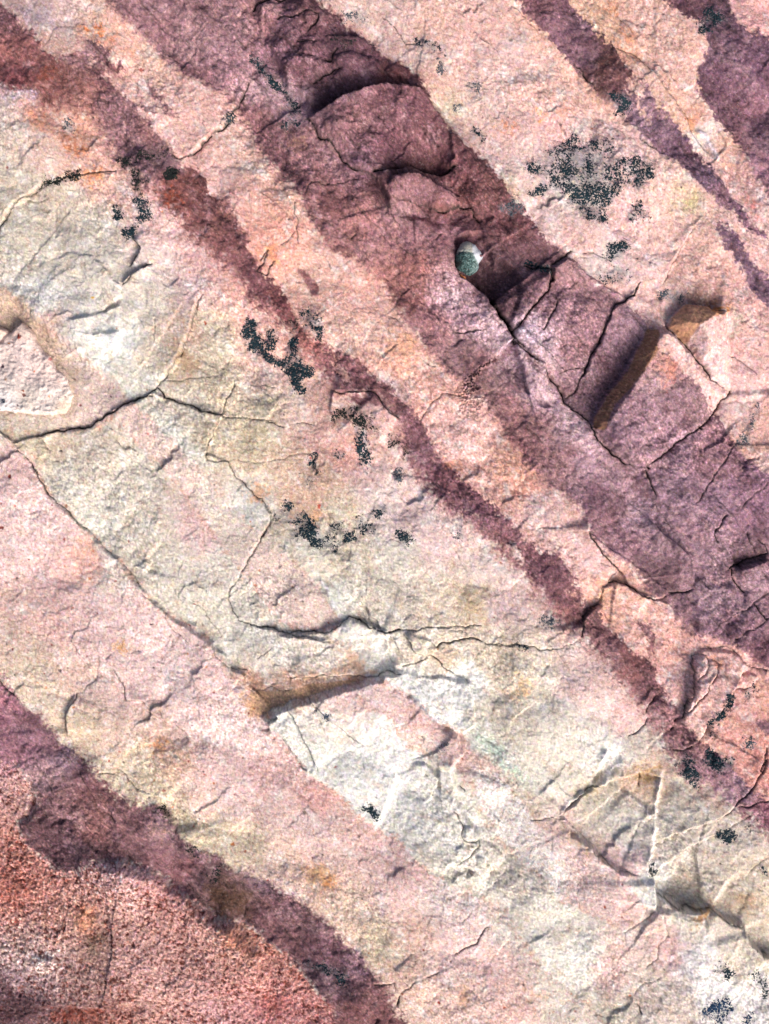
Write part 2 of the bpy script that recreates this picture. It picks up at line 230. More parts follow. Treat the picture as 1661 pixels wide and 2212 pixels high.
PINK = [T(q) for q in [   # speckled pink beds inside the cream
 "D 0,220 100,300 200,420 300,510 450,610 560,700 700,805 790,900 870,1000 1000,1100 1150,1270 1270,1430 1400,1570 1500,1661 H 150,210 220,330 300,400 400,500 470,620 560,740 450,800 200,740 0,500 G 1500,500 1300,200 D 1200,1600 1000,1330 850,1180 700,1010 600,1060 200,1110 0,1060",
 "U -300,850 D 0,1090 90,1170 190,1270 250,1400 330,1510 420,1600 G 440,110 520,190 600,270 720,390 840,520 900,600 1000,690 1110,760 1200,780 1280,880 1350,1000 1480,1130 1560,1180 1580,1300 H 100,1370 190,1430 240,1520 330,1620 K 300,110 400,180 560,290 640,400 760,480 900,560 1000,670 1120,760 1210,850 1400,900 1560,1000 1600,1100 L 110,1110 190,1180 280,1340 420,1430 600,1580 680,1661 U 1600,2500 700,2500 700,2100 500,1880 200,1700 100,1600 0,1500 -300,1400",
 "H 600,1120 720,1075 900,1120 1060,1260 1130,1340 1290,1420 1400,1620 L 0,130 180,340 300,480 600,640 800,830 900,950 800,1100 400,900 0,500 K 1300,150 1100,0 H 950,1500 850,1300 700,1250",
]]
# stains, and shade painted into step faces and hollows: (spec, colour, strength, softness)
STAINS_SHADE = [("F 0,400 60,480 150,620 290,760 390,900 480,1010 560,1080 640,1200 600,1230 470,1130 370,990 300,960 230,880 160,760 100,690 0,600", (214,186,196), .6),
 ("E 1180,120 1250,180 1330,260 1430,340 1500,440 1560,540 1661,650 1640,760 1560,640 1460,560 1420,440 1300,330 1200,260", (210,180,188), .5), ("E 1270,120 1400,230 1500,370 1560,440 1640,400 1661,0 1450,0 1420,100", (84,60,70), .5),  # last entry: shade of the pebble hollow put into the colour
 ("I 880,330 980,330 1100,400 1150,480 1100,540 950,520 870,420", (104,78,88), .5), ("F 560,1400 640,1370 700,1450 640,1560 560,1560", (120,88,104), .5), ("F 110,700 160,690 220,850 330,960 250,950 150,800", (135,108,124), .5),
 ("B 350,620 400,560 520,500 560,580 480,640 380,690", (80,60,76), .5), ("B 480,180 620,240 600,320 480,350 440,280", (70,52,62), .5), ("B 760,1050 1140,1055 1100,1090 960,1060 860,1090 820,1110", (82,55,62), .55),  # dark tones, with shade of the upper hollows put in
 ("B 830,1140 980,1070 1100,1110 1260,1200 1200,1250 1060,1225 900,1200", (150,112,120), .5), ("B 1180,720 1300,880 1450,1000 1540,1180 1440,1100 1300,960 1180,830", (92,62,66), .5), ("A 1180,700 1400,680 1380,760 1250,800", (235,205,198), .4),
 ("F 120,500 210,410 300,480 280,560 200,620", (208,186,202), .6), ("F 440,760 560,700 700,720 740,850 640,960 560,900", (140,112,122), .35), ("I 0,60 120,160 200,300 80,240", (112,74,84), .4),("A 520,180 600,180 620,210 560,200", (205,110,60), .8), ("A 650,220 700,230 690,270 640,260", (205,125,95), .6), ("A 400,880 500,870 510,920 420,910", (190,110,70), .7), ("A 380,820 460,820 480,860 400,860", (135,85,65), .6),
 ("A 1010,1160 1080,1180 1090,1250 1020,1220", (130,62,45), .7), ("A 440,1070 600,1040 600,1080 500,1090", (215,140,95), .8), ("A 180,680 260,690 270,800 180,760", (205,135,105), .5), ("A 240,430 300,430 300,470 250,470", (120,60,45), .6),
 ("A 780,290 830,300 820,330 770,320", (205,135,110), .5), ("A 1580,1500 1661,1480 1661,1560 1600,1560", (220,140,95), .6), ("A 60,560 210,565 200,600 60,600", (165,160,180), .7), ("A 100,40 300,60 330,160 180,150", (160,150,165), .6),
 ("C 1100,180 1200,190 1200,300 1150,320", (225,180,160), .4), ("C 780,170 820,180 820,240 780,240", (215,140,105), .6), ("C 260,680 310,680 300,700 265,700", (220,135,75), .7), ("C 60,760 120,770 110,800 70,790", (215,130,90), .6),
 ("C 1160,1180 1230,1190 1210,1270 1160,1250", (205,200,140), .5), ("C 680,10 740,20 740,60 690,40", (215,130,90), .6), ("C 370,660 430,650 430,690 380,690", (220,140,110), .6), ("C 1540,1200 1600,1220 1600,1290 1550,1260", (195,95,85), .5),
 ("C 480,900 600,940 600,1010 480,980", (165,165,175), .5), ("C 80,240 200,200 220,250 100,290", (160,165,168), .5), ("C 140,460 300,420 360,350 350,420 200,490", (150,150,155), .55), ("C 460,790 520,740 600,700 560,790 480,850", (160,165,165), .6),
 ("F 1020,710 1080,700 1070,790 1020,810", (195,130,115), .8), ("B 250,830 330,820 330,900 260,900", (150,115,95), .6), ("C 1170,730 1200,740 1190,800 1160,770", (205,125,80), .6),
 ("E 860,480 1000,560 960,620 840,600", (225,165,130), .5), ("E 1200,1280 1270,1290 1280,1330 1200,1310", (215,140,105), .5), ("E 0,1430 100,1420 100,1520 20,1500", (220,150,105), .5), ("E 340,1600 420,1590 400,1640 350,1640", (200,155,110), .6),
 ("I 150,1050 220,1100 200,1190 140,1150", (215,175,130), .5), ("I 1600,1100 1661,1120 1661,1300 1610,1260", (222,170,140), .5), ("K 350,720 450,700 500,790 420,830 370,790", (205,160,115), .6), ("K 440,780 480,770 500,820 470,820", (190,110,60), .5),
 ("L 880,150 1000,120 960,210 930,220", (180,145,100), .7), ("L 1200,1000 1320,980 1290,1010 1210,1040", (165,115,70), .7), ("L 1480,890 1560,900 1540,960 1470,970", (185,155,125), .6), ("K 1430,0 1520,20 1600,120 1661,180 1661,220 1560,140", (175,200,185), .6),
 ("H 430,530 480,560 540,650 520,660 450,590", (185,195,185), .6), ("H 1330,1400 1420,1400 1480,1480 1560,1600 1620,1661 1560,1661 1440,1500", (178,200,188), .6), ("D 720,810 800,840 840,890 780,880", (195,205,200), .7), ("D 920,960 1060,1070 1240,1250 1270,1340 1180,1290 1000,1100", (205,212,208), .6),
 ("J 860,240 1000,260 960,330", (195,185,165), .4), ("J 900,460 1010,470 990,560", (190,150,110), .3), ("J 1240,820 1500,900 1480,1000 1300,960", (72,52,40), .7), ("J 0,780 200,800 260,900 100,980 0,960", (150,88,76), .25), ("J 1350,1100 1500,1160 1480,1200 1380,1160", (205,130,100), .6),
 ("J 560,940 600,1100 480,1080 460,980", (220,155,120), .6), ("J 0,1380 100,1480 200,1540 400,1558 700,1563 880,1572 700,1590 400,1592 250,1585 150,1661 0,1661", (66, 42, 48), .75), ("J 300,1590 620,1570 600,1661 280,1661", (165,80,60), .5), ("J 520,1130 620,1130 600,1260 540,1250", (100,85,72), .6), ("J 190,1250 330,1250 340,1320 250,1350 200,1310", (232,205,198), .8),  # near-black crevice entry paints the shade of the lower left hollow
 ("K 60,1500 200,1500 260,1600 60,1600", (150,75,70), .4), ("K 1240,1520 1300,1440 1290,1530", (190,140,105), .5), ("G 700,870 750,880 770,900 720,900", (215,160,100), .7), ("G 900,1460 990,1480 980,1510 920,1510", (205,140,95), .7), ("G 480,250 560,250 570,330 500,340", (215,165,140), .6),
 ("G 1450,1190 1661,1150 1661,1250 1550,1290 1470,1250", (190,150,118), .8), ("H 0,1165 240,1155 350,1115 720,1072 600,1108 480,1138 350,1188 230,1215 210,1238 60,1290 0,1290", (206,168,136), .92), ("H 550,870 640,930 700,1010 750,1060 620,1065 500,1060 350,1070 420,1040 570,1000", (186,150,126), .7),  # brown ledge faces: stain colour with painted shade
 ("H 1110,900 1250,900 1240,960 1190,1010 1140,960", (190,165,142), .6), ("H 150,220 215,270 215,300 160,260", (150,155,140), .8), ("H 250,360 400,380 540,440 480,460 300,420", (205,192,172), .4), ("H 1310,600 1400,640 1400,720 1330,700", (185,165,135), .6),
 ("E 405,1540 425,1540 425,1565 405,1565", (205,90,72), .95), ("D 555,287 568,287 568,300 556,300", (215,160,20), 1.0), ("D 0,220 130,300 250,420 330,560 420,680 470,800 460,950 400,1010 0,1010 -200,1010 -200,220", (196,172,152), .65), ("D 0,380 130,430 60,490 0,470", (165,145,125), .35), ("D 1090,600 1170,640 1180,720 1070,720", (180,152,124), .6),  # tan patches by the broken rock and scarp have shade painted in
 ("E 0,930 200,900 200,1000 0,1000", (205,192,170), .4), ("F 1420,440 1470,400 1490,460 1440,510", (160,165,150), .6), ("F 930,470 995,485 985,530 960,640 880,750 800,850 710,950 660,1090 600,1075 600,1020 680,900 760,790 840,670", (158,118,92), .93),  # brown block face: dusty stain darkened with painted shade
 ("F 1170,322 1230,332 1300,350 1385,378 1320,410 1250,445 1200,500 1170,560 1150,572 1110,530 1062,462 1090,390", (196,148,118), .93), ("F 1310,345 1370,352 1395,372 1330,368", (175,105,35), .9), ("F 1170,310 1240,230 1330,260 1360,345 1280,335", (168,128,106), .5),  # brown triangle and the patch above it: stain plus painted shade
 ("I 1330,960 1380,980 1360,1010 1330,1000", (210,140,115), .6), ("I 640,520 700,560 660,650 640,600", (205,160,115), .5), ("I 690,700 760,690 770,740 700,740", (215,165,140), .5), ("L 440,540 540,560 600,610 520,600", (215,185,150), .5),
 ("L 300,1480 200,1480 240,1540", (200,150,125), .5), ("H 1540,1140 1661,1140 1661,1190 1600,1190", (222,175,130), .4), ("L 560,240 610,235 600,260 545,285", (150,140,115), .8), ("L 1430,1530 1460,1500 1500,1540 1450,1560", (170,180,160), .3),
 ("B 640,720 800,700 780,790 660,800", (150,120,120), .3), ("I 1430,412 1500,380 1600,340 1661,320 1661,362 1560,398 1450,432", (95,68,78), .7), ("G 60,1440 160,1540 60,1661 0,1600", (170,120,135), .4)]

# ------------------------------------------------------------------ traced data: cracks  (width class, spec)
CR = [
 (3, "A 1500,490 1475,540 1440,600 1405,660 1385,710 1330,775 1270,815 1220,860 1210,890 1150,930 1080,960"), (1, "A 1260,130 1230,170 1175,240 1175,320"), (2, "A 270,1105 330,1100 390,1070 460,1055 560,1045 700,1030"),
 (2.4, "A 290,1100 220,1140 160,1180 110,1210 80,1240 50,1290 0,1360 -60,1450"), (1, "A 110,1210 200,1210 290,1190"), (2, "A 800,1440 830,1470 850,1500 830,1540 780,1610"), (2, "D 920,85 860,110 800,150 770,200 745,215"),
 (2, "A 1660,1575 1620,1630 B 100,1661 40,1640 E 110,0 60,60"), (2.5, "A 1040,935 1075,955"),
 (3, "B 350,710 400,790 420,830 470,850 520,910 550,960 585,990 620,1020 680,1040"), (1.4, "B 680,1040 740,1070 790,1120 820,1180 840,1240 850,1290 900,1350"), (1, "B 900,1350 880,1440 920,1500 980,1540"),
 (3.2, "E 1240,40 1245,90 1265,140 1330,180 1430,270 1520,390 1560,470 1600,530 1661,590"), (4, "F 0,330 60,420 110,500"), (3, "F 110,500 160,590 220,640 265,675"), (4, "F 312,725 340,780 400,850 430,920 510,980 580,1040 600,1090 650,1170 710,1230 790,1290"), (1.2, "F 790,1290 840,1295 880,1310 930,1310"),
 (4.5, "B 750,1050 830,1035 900,1030 960,1000 1010,1020 1100,1040 1140,1050 1230,1010"), (3, "B 1110,1265 1160,1275 1210,1265 1260,1240 1340,1250 1390,1340"), (1.6, "B 860,1200 960,1220 1060,1235 1110,1265"), (1.6, "B 330,1170 350,1120 370,1095 450,1115 560,1105 650,1080"),
 (2.4, "B 350,200 400,150 415,90 380,75 300,95 260,120 160,130"), (5, "B 20,60 40,25 90,10 180,5 230,-20"), (3, "B 380,500 420,480 480,450 540,420"), (4, "B 500,620 560,590 650,570 720,540 830,520"), (2, "B 830,520 900,525 980,540 1060,550"),
 (1.6, "B 1120,1450 1160,1410"), (1.6, "B 610,1440 640,1415"), (1.5, "B 270,1220 265,1290 290,1330 285,1400 290,1470"), (1.2, "B 185,1480 240,1440 270,1400"), (1.2, "B 650,920 700,870"), (2, "B 285,260 320,270 400,260"), (2.4, "B 460,370 490,380 500,340 530,300"), (1, "B 330,1290 460,1330 520,1400"),
 (1.5, "B 800,100 940,265 1040,275"), (1.2, "B 1340,770 1420,820"),
 (1.6, "C 740,290 830,320 900,385 960,440 980,470"), (1.3, "C 1000,500 1060,580 1110,650 1180,760 1210,820 1290,920"), (1, "C 730,60 760,100 800,140 840,200 880,270"), (2, "C 480,380 540,430 580,490 640,550"), (1.6, "C 880,830 940,880 1020,930"),
 (1.6, "C 1210,1380 1160,1460 1110,1550 1060,1650 F 1030,200"), (3, "C 200,1590 260,1610 340,1620 350,1661"), (3.2, "C 465,1515 430,1550 390,1575 350,1600"), (1.5, "C 535,1530 590,1525 650,1550 700,1565"), (1.2, "C 1340,620 1420,780 1500,860"),
 (3.4, "F 190,90 240,110 340,110 350,150 360,180 335,200 325,250 270,300 230,350 190,400 160,450 110,490"), (2.4, "F 380,310 350,380 320,440 300,480"), (1.1, "F 205,415 240,450 300,485"), (1, "F 380,310 410,280"), (1, "F 360,260 380,300"),
 (3.6, "F 890,190 865,230 850,270 800,305 740,325"), (3, "F 740,325 710,370 690,430 665,500 645,560 600,620 580,680 555,740 520,790 500,850"), (1.6, "F 500,850 440,890"), (1.4, "F 390,750 450,720 500,710 555,705"),
 (3, "F 1050,455 1090,510 1140,560 1190,610 1230,670 1280,730 1310,790 1350,800"), (1.4, "F 1350,800 1400,830"), (2.6, "F 1435,850 1380,910 1340,980 1290,1040 1250,1070 1180,1110 1110,1160 1050,1220 980,1270 930,1310"), (5, "F 1245,1066 1258,1078"), (5, "F 925,1302 938,1318"),
 (2.6, "F 920,1330 945,1390 960,1440 980,1480"), (1.3, "F 980,1480 990,1560 1050,1640"), (1, "F 1020,340 1020,370 1040,415"), (1, "F 920,400 970,430"), (2.6, "F 1170,320 1230,330 1300,350 1370,370 1395,375"), (1.4, "F 1400,640 1460,640 1530,700 1590,750"),
 (1.8, "F 1460,1180 1400,1270 1330,1360 1290,1430 1250,1490 1220,1530"), (1.6, "F 1661,1400 1580,1470 1500,1560"), (1, "F 460,150 480,190 510,220"), (1, "F 640,560 670,620"), (1, "F 700,290 685,340"), (1, "F 550,340 555,400"), (1, "F 510,570 505,650"), (1, "F 830,700 790,760"),
 (1, "D 90,1165 160,1140 220,1125"), (3.6, "D 220,1125 270,1110 340,1090 430,1080 540,1070 590,1030 650,990 720,955 780,920 840,895 900,880 925,885"), (2.6, "D 900,870 950,830 980,860 1000,895 1060,915 1120,935 1150,935 1210,975 1280,985 1335,997"), (1.5, "D 1335,997 1400,1010 1510,1020 1590,1025 1660,1040"),
 (2, "D 1225,270 1195,310 1180,370 1165,430 1145,500 1110,570 1085,640 1050,700 1010,750 980,790 950,825"), (1, "D 980,795 1060,785 1160,770 1260,765"), (1.7, "D 1415,790 1400,850 1355,930 1350,970 1335,997 1310,1060 1290,1130 1255,1190 1245,1240 1255,1270 1320,1280 1380,1278 1400,1320 1430,1380 1480,1420 1530,1480 1580,1500 1610,1570 1640,1590 1635,1640"),
 (1, "D 1380,1275 1500,1275 1661,1265 E 130,1270 250,1240 400,1240"), (1, "D 1400,630 1360,690 1340,720"), (1, "D 940,420 940,480 935,550"), (1, "D 1320,470 1290,500"), (1.2, "D 0,1090 90,1170"), (1.6, "D 90,1170 150,1240 195,1290"), (2.6, "D 195,1290 230,1360 265,1420 290,1480"), (1.8, "D 290,1480 340,1530 420,1590 480,1661"), (1, "D 250,1140 285,1210 280,1250 220,1260"),
 (1.6, "G 440,110 480,160 530,190"), (1, "G 530,190 600,260 660,320 710,360 760,420 820,490 850,530"), (1.2, "G 850,530 860,570 910,610 960,650 1000,690"), (1.8, "G 1610,30 1620,70 1640,80 1635,120 1610,170"), (3, "G 1610,170 1590,210 1570,250"), (1.6, "G 1570,250 1530,320 1490,390 1430,490 1380,560 1375,600 1400,670 1440,730 1500,745 1580,770 1661,770"),
 (1, "G 600,850 590,930 600,990 570,1090 500,1160"), (1.6, "G 460,1170 440,1230 400,1290 395,1370 400,1420"), (1.8, "G 690,1030 720,1090 750,1160 760,1210"), (1.2, "G 760,1210 860,1220 930,1300 980,1330 1060,1370 1120,1410"), (2, "G 0,1080 40,1140 110,1200"), (1, "G 1100,580 1200,640 1280,750 1330,830"),
 (1.2, "G 1280,880 1330,970 1380,1010 1420,1030 1480,1030"), (1.4, "G 1540,1150 1600,1150 1661,1110"), (1, "G 960,1270 980,1310 1000,1340"), (1, "G 980,700 1040,790 1130,860"),
 (2, "H 0,755 60,770 130,770 200,800 300,790 350,795 440,800 520,770 560,735 600,705"), (2.4, "H 595,700 640,720 690,745 720,770 770,785 830,800"), (3.4, "H 830,800 870,790 910,780"), (1.7, "H 910,780 960,785 1040,770 1120,765 1200,770 1300,775 1400,760"), (1.4, "H 200,815 300,825 400,840 480,855"),
 (1.6, "H 930,810 960,850 980,900 1010,930 1060,940"), (2.4, "H 1125,890 1170,860 1240,850 1300,840 1350,835 1400,855"), (1.6, "H 1400,855 1480,875 1560,885 1610,870 1661,875"), (2, "H 1060,950 1095,935 1140,970 1180,1020 1230,1050"), (1.2, "H 1230,1050 1300,1080 1330,1110"), (1.2, "H 1200,790 1280,790 1310,805"),
 (1.6, "H 920,1010 990,990 1050,965 1070,945"), (1.8, "H 240,1075 360,1070 480,1065 600,1060 700,1070 770,1065 800,1040 830,1030 870,1045 910,1050"), (1.2, "H 0,1150 60,1150 120,1130 230,1150"), (1.4, "H 350,1190 380,1230 450,1290 520,1350 580,1400 620,1440 680,1480"), (1.2, "H 220,1230 270,1310 310,1390 350,1480 380,1560 410,1630"),
 (1, "H 720,660 715,710 740,750"), (1.2, "H 40,960 90,930 130,890"), (1, "H 1240,310 1270,370 1300,420"), (1.2, "H 680,1560 690,1620"),
 (1.7, "E 0,1020 90,1025 150,1050 200,1070"), (1.2, "E 280,1045 340,1045 380,1055"), (2.2, "E 500,850 560,865 650,860 700,855 720,850 770,880 800,930 850,990 900,1020"), (1.4, "E 1030,1030 1070,970 1100,920 1160,865 1240,875 1290,885"), (1.4, "E 840,395 880,410 900,430"), (2.2, "E 400,1240 380,1270 380,1310 410,1350"),
 (2, "E 1240,490 1300,495 1350,490 1400,480"), (1, "E 0,810 80,810 160,830"), (1, "E 1030,650 1080,690 1120,700"), (1, "E 660,1080 620,1060"),
 (2.8, "I 570,190 600,250 640,300 680,350 720,390 750,420 775,440"), (2.8, "I 690,500 725,490 790,510 830,530 870,560 920,590 970,605"), (1.3, "I 970,605 1030,590 1060,560"), (2.4, "I 1060,560 1100,560 1150,560 1200,540"), (1.4, "I 660,530 690,500"), (2.4, "I 640,630 600,650 560,690 540,730 545,780 530,830"),
 (1.8, "I 0,875 60,880 110,880 130,865 200,880 270,905 370,900"), (1, "I 370,900 430,880 520,840"), (2.6, "I 1440,420 1445,470 1480,520 1520,560"), (2.8, "I 1575,620 1610,680 1640,720 1661,715"), (1.5, "I 1500,670 1560,640 1575,620 1661,560"), (1.4, "I 1645,725 1570,780 1450,840"), (1, "I 1300,800 1350,760 1420,710 1500,670"),
 (1, "I 1000,180 970,210 930,240"), (1.4, "I 1030,130 1070,160"), (2.6, "I 1410,90 1380,120 1370,150 1340,180 1330,210 1350,250"), (1.8, "I 1540,190 1550,250 1590,320"), (2, "I 1600,240 1640,270 1661,320"), (3, "I 1430,412 1500,385 1600,345 1661,322"),
 (2.4, "I 1195,940 1190,1000 1200,1060 1195,1130 1170,1200"), (3, "I 1170,1200 1150,1260 1130,1310"), (2, "I 1130,1310 1090,1340"), (1.6, "I 1195,940 1230,930 1270,935 1285,960 1285,1010 1240,1060 1210,1090"), (2, "I 1335,1050 1280,1110 1220,1200 1190,1240 1140,1290"),
 (2, "I 1500,1050 1480,1110 1420,1190"), (4.5, "I 1420,1190 1380,1240 1330,1310 1280,1360"), (2.4, "I 1280,1360 1260,1420 1245,1440"), (2.2, "I 1245,1440 1200,1480 1170,1500 1080,1510"), (2, "I 1450,1160 1530,1150 1570,1110"),
 (2, "I 980,1180 940,1230 920,1280"), (1.8, "I 930,1320 920,1360 880,1400 820,1430"), (3.6, "I 1072,1390 1085,1377"), (2.6, "I 1645,1500 1635,1570 1610,1640 L 1650,60 1610,150 1580,210 1520,290 1460,350"), (1.8, "L 1460,350 1410,400 1340,430 1250,460"), (1.2, "L 1250,460 1130,510 980,590"),
 (1.4, "I 1270,880 1310,900 1400,880 1480,940 1530,1000 1600,1020 1661,1030"), (1.2, "I 1310,960 1350,990 1330,1050"), (1.3, "I 640,380 730,400 740,440 690,490"), (1.2, "I 660,540 650,600 610,640"),
 (2, "K 1230,370 1270,430 1285,460 1275,510 1290,540 1330,555 1380,540"), (1.6, "K 1380,540 1385,570 1360,600 1330,640 1290,670 1250,700"), (2, "K 1440,1070 1390,1120 1370,1170 1300,1200 1240,1240"), (1.8, "K 1140,1350 1070,1370"), (1.6, "K 1000,1390 960,1440 900,1500"), (3, "K 900,1500 890,1550"), (1.8, "K 750,1420 870,1410 880,1460"),
 (1.2, "K 890,1550 930,1610"), (1, "K 1340,960 1280,1040"), (1, "K 1550,740 1500,800 1430,860"), (1.8, "K 1265,225 1300,260"), (1, "K 600,1420 500,1470 440,1500"),
 (1.3, "L 220,430 290,430 360,415 400,430 430,430"), (2, "L 650,240 600,238 560,262 520,300"), (1.3, "L 520,300 480,340 430,380 390,410"), (2, "L 935,700 945,750 965,780 1000,740 1060,690 1120,660"), (1.7, "L 1120,660 1180,620 1250,570 1310,535 1370,515"), (1, "L 1440,470 1500,430 1580,400"),
 (2, "L 985,880 1040,910 1080,950 1130,970"), (2.4, "L 1130,970 1200,975 1270,970 1310,965"), (1.6, "L 1310,965 1350,1000 1400,1040 1460,1070 1515,1080"), (2.2, "L 1620,1255 1661,1250"), (1.3, "L 970,980 910,1030 840,1080 780,1110"), (1, "L 790,1110 785,1200"), (1, "L 1020,1000 1050,1110 1000,1180"),
 (1.5, "L 995,1180 990,1260 920,1330"), (1.6, "L 600,600 610,640 640,650 700,700"), (1.1, "L 700,700 760,740 850,760"), (2.2, "L 1480,350 1550,350 1610,320 1661,310"), (1, "L 1661,660 1600,700 1540,760"), (2.2, "L 870,1550 890,1600"), (1.1, "L 620,1610 750,1610"), (1, "L 850,1500 900,1430 1010,1380"), (1, "L 350,560 350,620"),
 (2, "L 885,150 885,230"), (1, "L 70,740 0,820"), (2, "J 490,130 510,200"), (1.6, "J 660,400 690,440"), (1.3, "J 700,120 800,220 900,270"), (1.4, "J 1010,400 1050,460 1060,520"), (1.3, "G 600,1650 700,1661"),
]
# joints that close the pieces off from each other (hairlines only)
SEAMS = ["A 700,1030 860,990 1040,935", "A 1500,490 1560,440 B 60,410 120,480", "U -60,-200 A 1450,-100 1500,60 B 20,120 60,300 200,440 330,560 350,710", "A 800,1440 790,1300 800,1120 800,1010", "D 1225,270 1150,120 1000,60 920,85", "D 745,215 735,290 600,380 560,400 400,440",
 "E 200,1070 280,1045", "E 380,1055 480,1070 500,1000 520,960 580,900 620,862", "E 900,1020 960,1030 1030,1030", "E 1290,885 1390,890 1480,840 1600,760 F 110,700 220,640", "F 265,675 312,725", "U -400,700 D 0,1090", "G 480,150 440,110 D 480,1661",
 "G 1000,690 1110,760 1200,780 1280,880", "G 1480,1030 1540,1150", "G 1661,1110 H 120,1130 230,1150 240,1075", "G 1480,1130 1560,1180 H 60,1300 130,1260 220,1220 290,1190 350,1190 480,1140 600,1110 720,1070", "H 60,1300 100,1370 190,1430 240,1520 330,1620 K 300,110 400,180 560,290 640,400 760,480 900,560 1000,670 1120,760 1210,850 1400,900 1560,1000 1600,1100 L 110,1110 190,1180 280,1340 420,1430 600,1580 700,1700 900,2000",
 "H 910,1050 920,1010", "H 1070,945 1095,935 1125,890", "H 1330,1110 1350,1200 1360,1300 1365,1370 1400,1450 1450,1560 1560,1661 L 120,150 180,340 220,430", "L 430,430 470,530 600,600", "L 850,760 930,780 965,780 980,830 985,880", "L 1515,1080 1540,1160 1600,1210 1630,1260 1661,1300 U 2500,2300",
 "I 530,830 520,840", "I 670,520 640,580 640,630", "I 775,440 740,470 690,500", "I 570,190 540,100 400,-60 E 1700,1000 1450,880", "I 1200,540 1300,560 1430,412", "I 820,1430 740,1550 L 660,120 650,240", "I 980,1180 1030,1250 1090,1340", "I 1200,930 1210,860 1270,880", "I 1270,880 1230,830 1300,800",
 "I 1080,1510 1020,1560 L 1000,0 980,120", "I 1600,1020 1661,1030 U 2500,1500", "I 1500,1050 1530,1000", "L 980,590 960,600 930,700", "L 1370,515 1440,470", "L 1580,400 1661,390 U 2500,1700", "F 1050,455 970,440 850,350 800,305", "F 890,190 960,170 1030,200", "C 1210,1380 1290,1280 1400,1250", "C -40,-400 150,0 180,70 260,160 370,270 480,380",
 "C 640,550 700,610 760,680 850,780 880,830", "C 1020,930 1110,990 1210,1070 1270,1150 1330,1190 1420,1260 1560,1400 F 1661,-100 U 2500,1100", "F 190,90 100,0 C 60,1500 B 1500,1500 1390,1340", "F 1435,850 1430,760 1430,640 1395,450 1400,375", "F 1400,830 1435,850", "F 1170,320 1060,270 1020,340", "F 1590,750 1661,800 U 2500,900",
 "F 1460,1180 1600,960 1661,900", "F 1220,1530 1100,1600 I 980,60 930,60", "F 1500,1560 1440,1640 I 1410,90", "C 730,-400 730,60", "C 880,270 900,385", "C 1290,920 1350,980 1500,1150 1661,1350 U 2500,900", "U -400,1200 G 0,1080", "G 110,1200 250,1310 340,1450 500,1560 J 520,80 700,270 940,340 1060,500 1300,650 1480,760 K 0,750 300,920 470,1050 600,1210 740,1400",
 "K 870,1410 900,1500", "K 930,1610 960,1800", "K 1240,1240 1140,1350", "K 1440,1070 1500,960", "L 780,1110 600,1100 400,1200 190,1180", "G 110,760 395,900", "U -400,930 A -10,1380"]
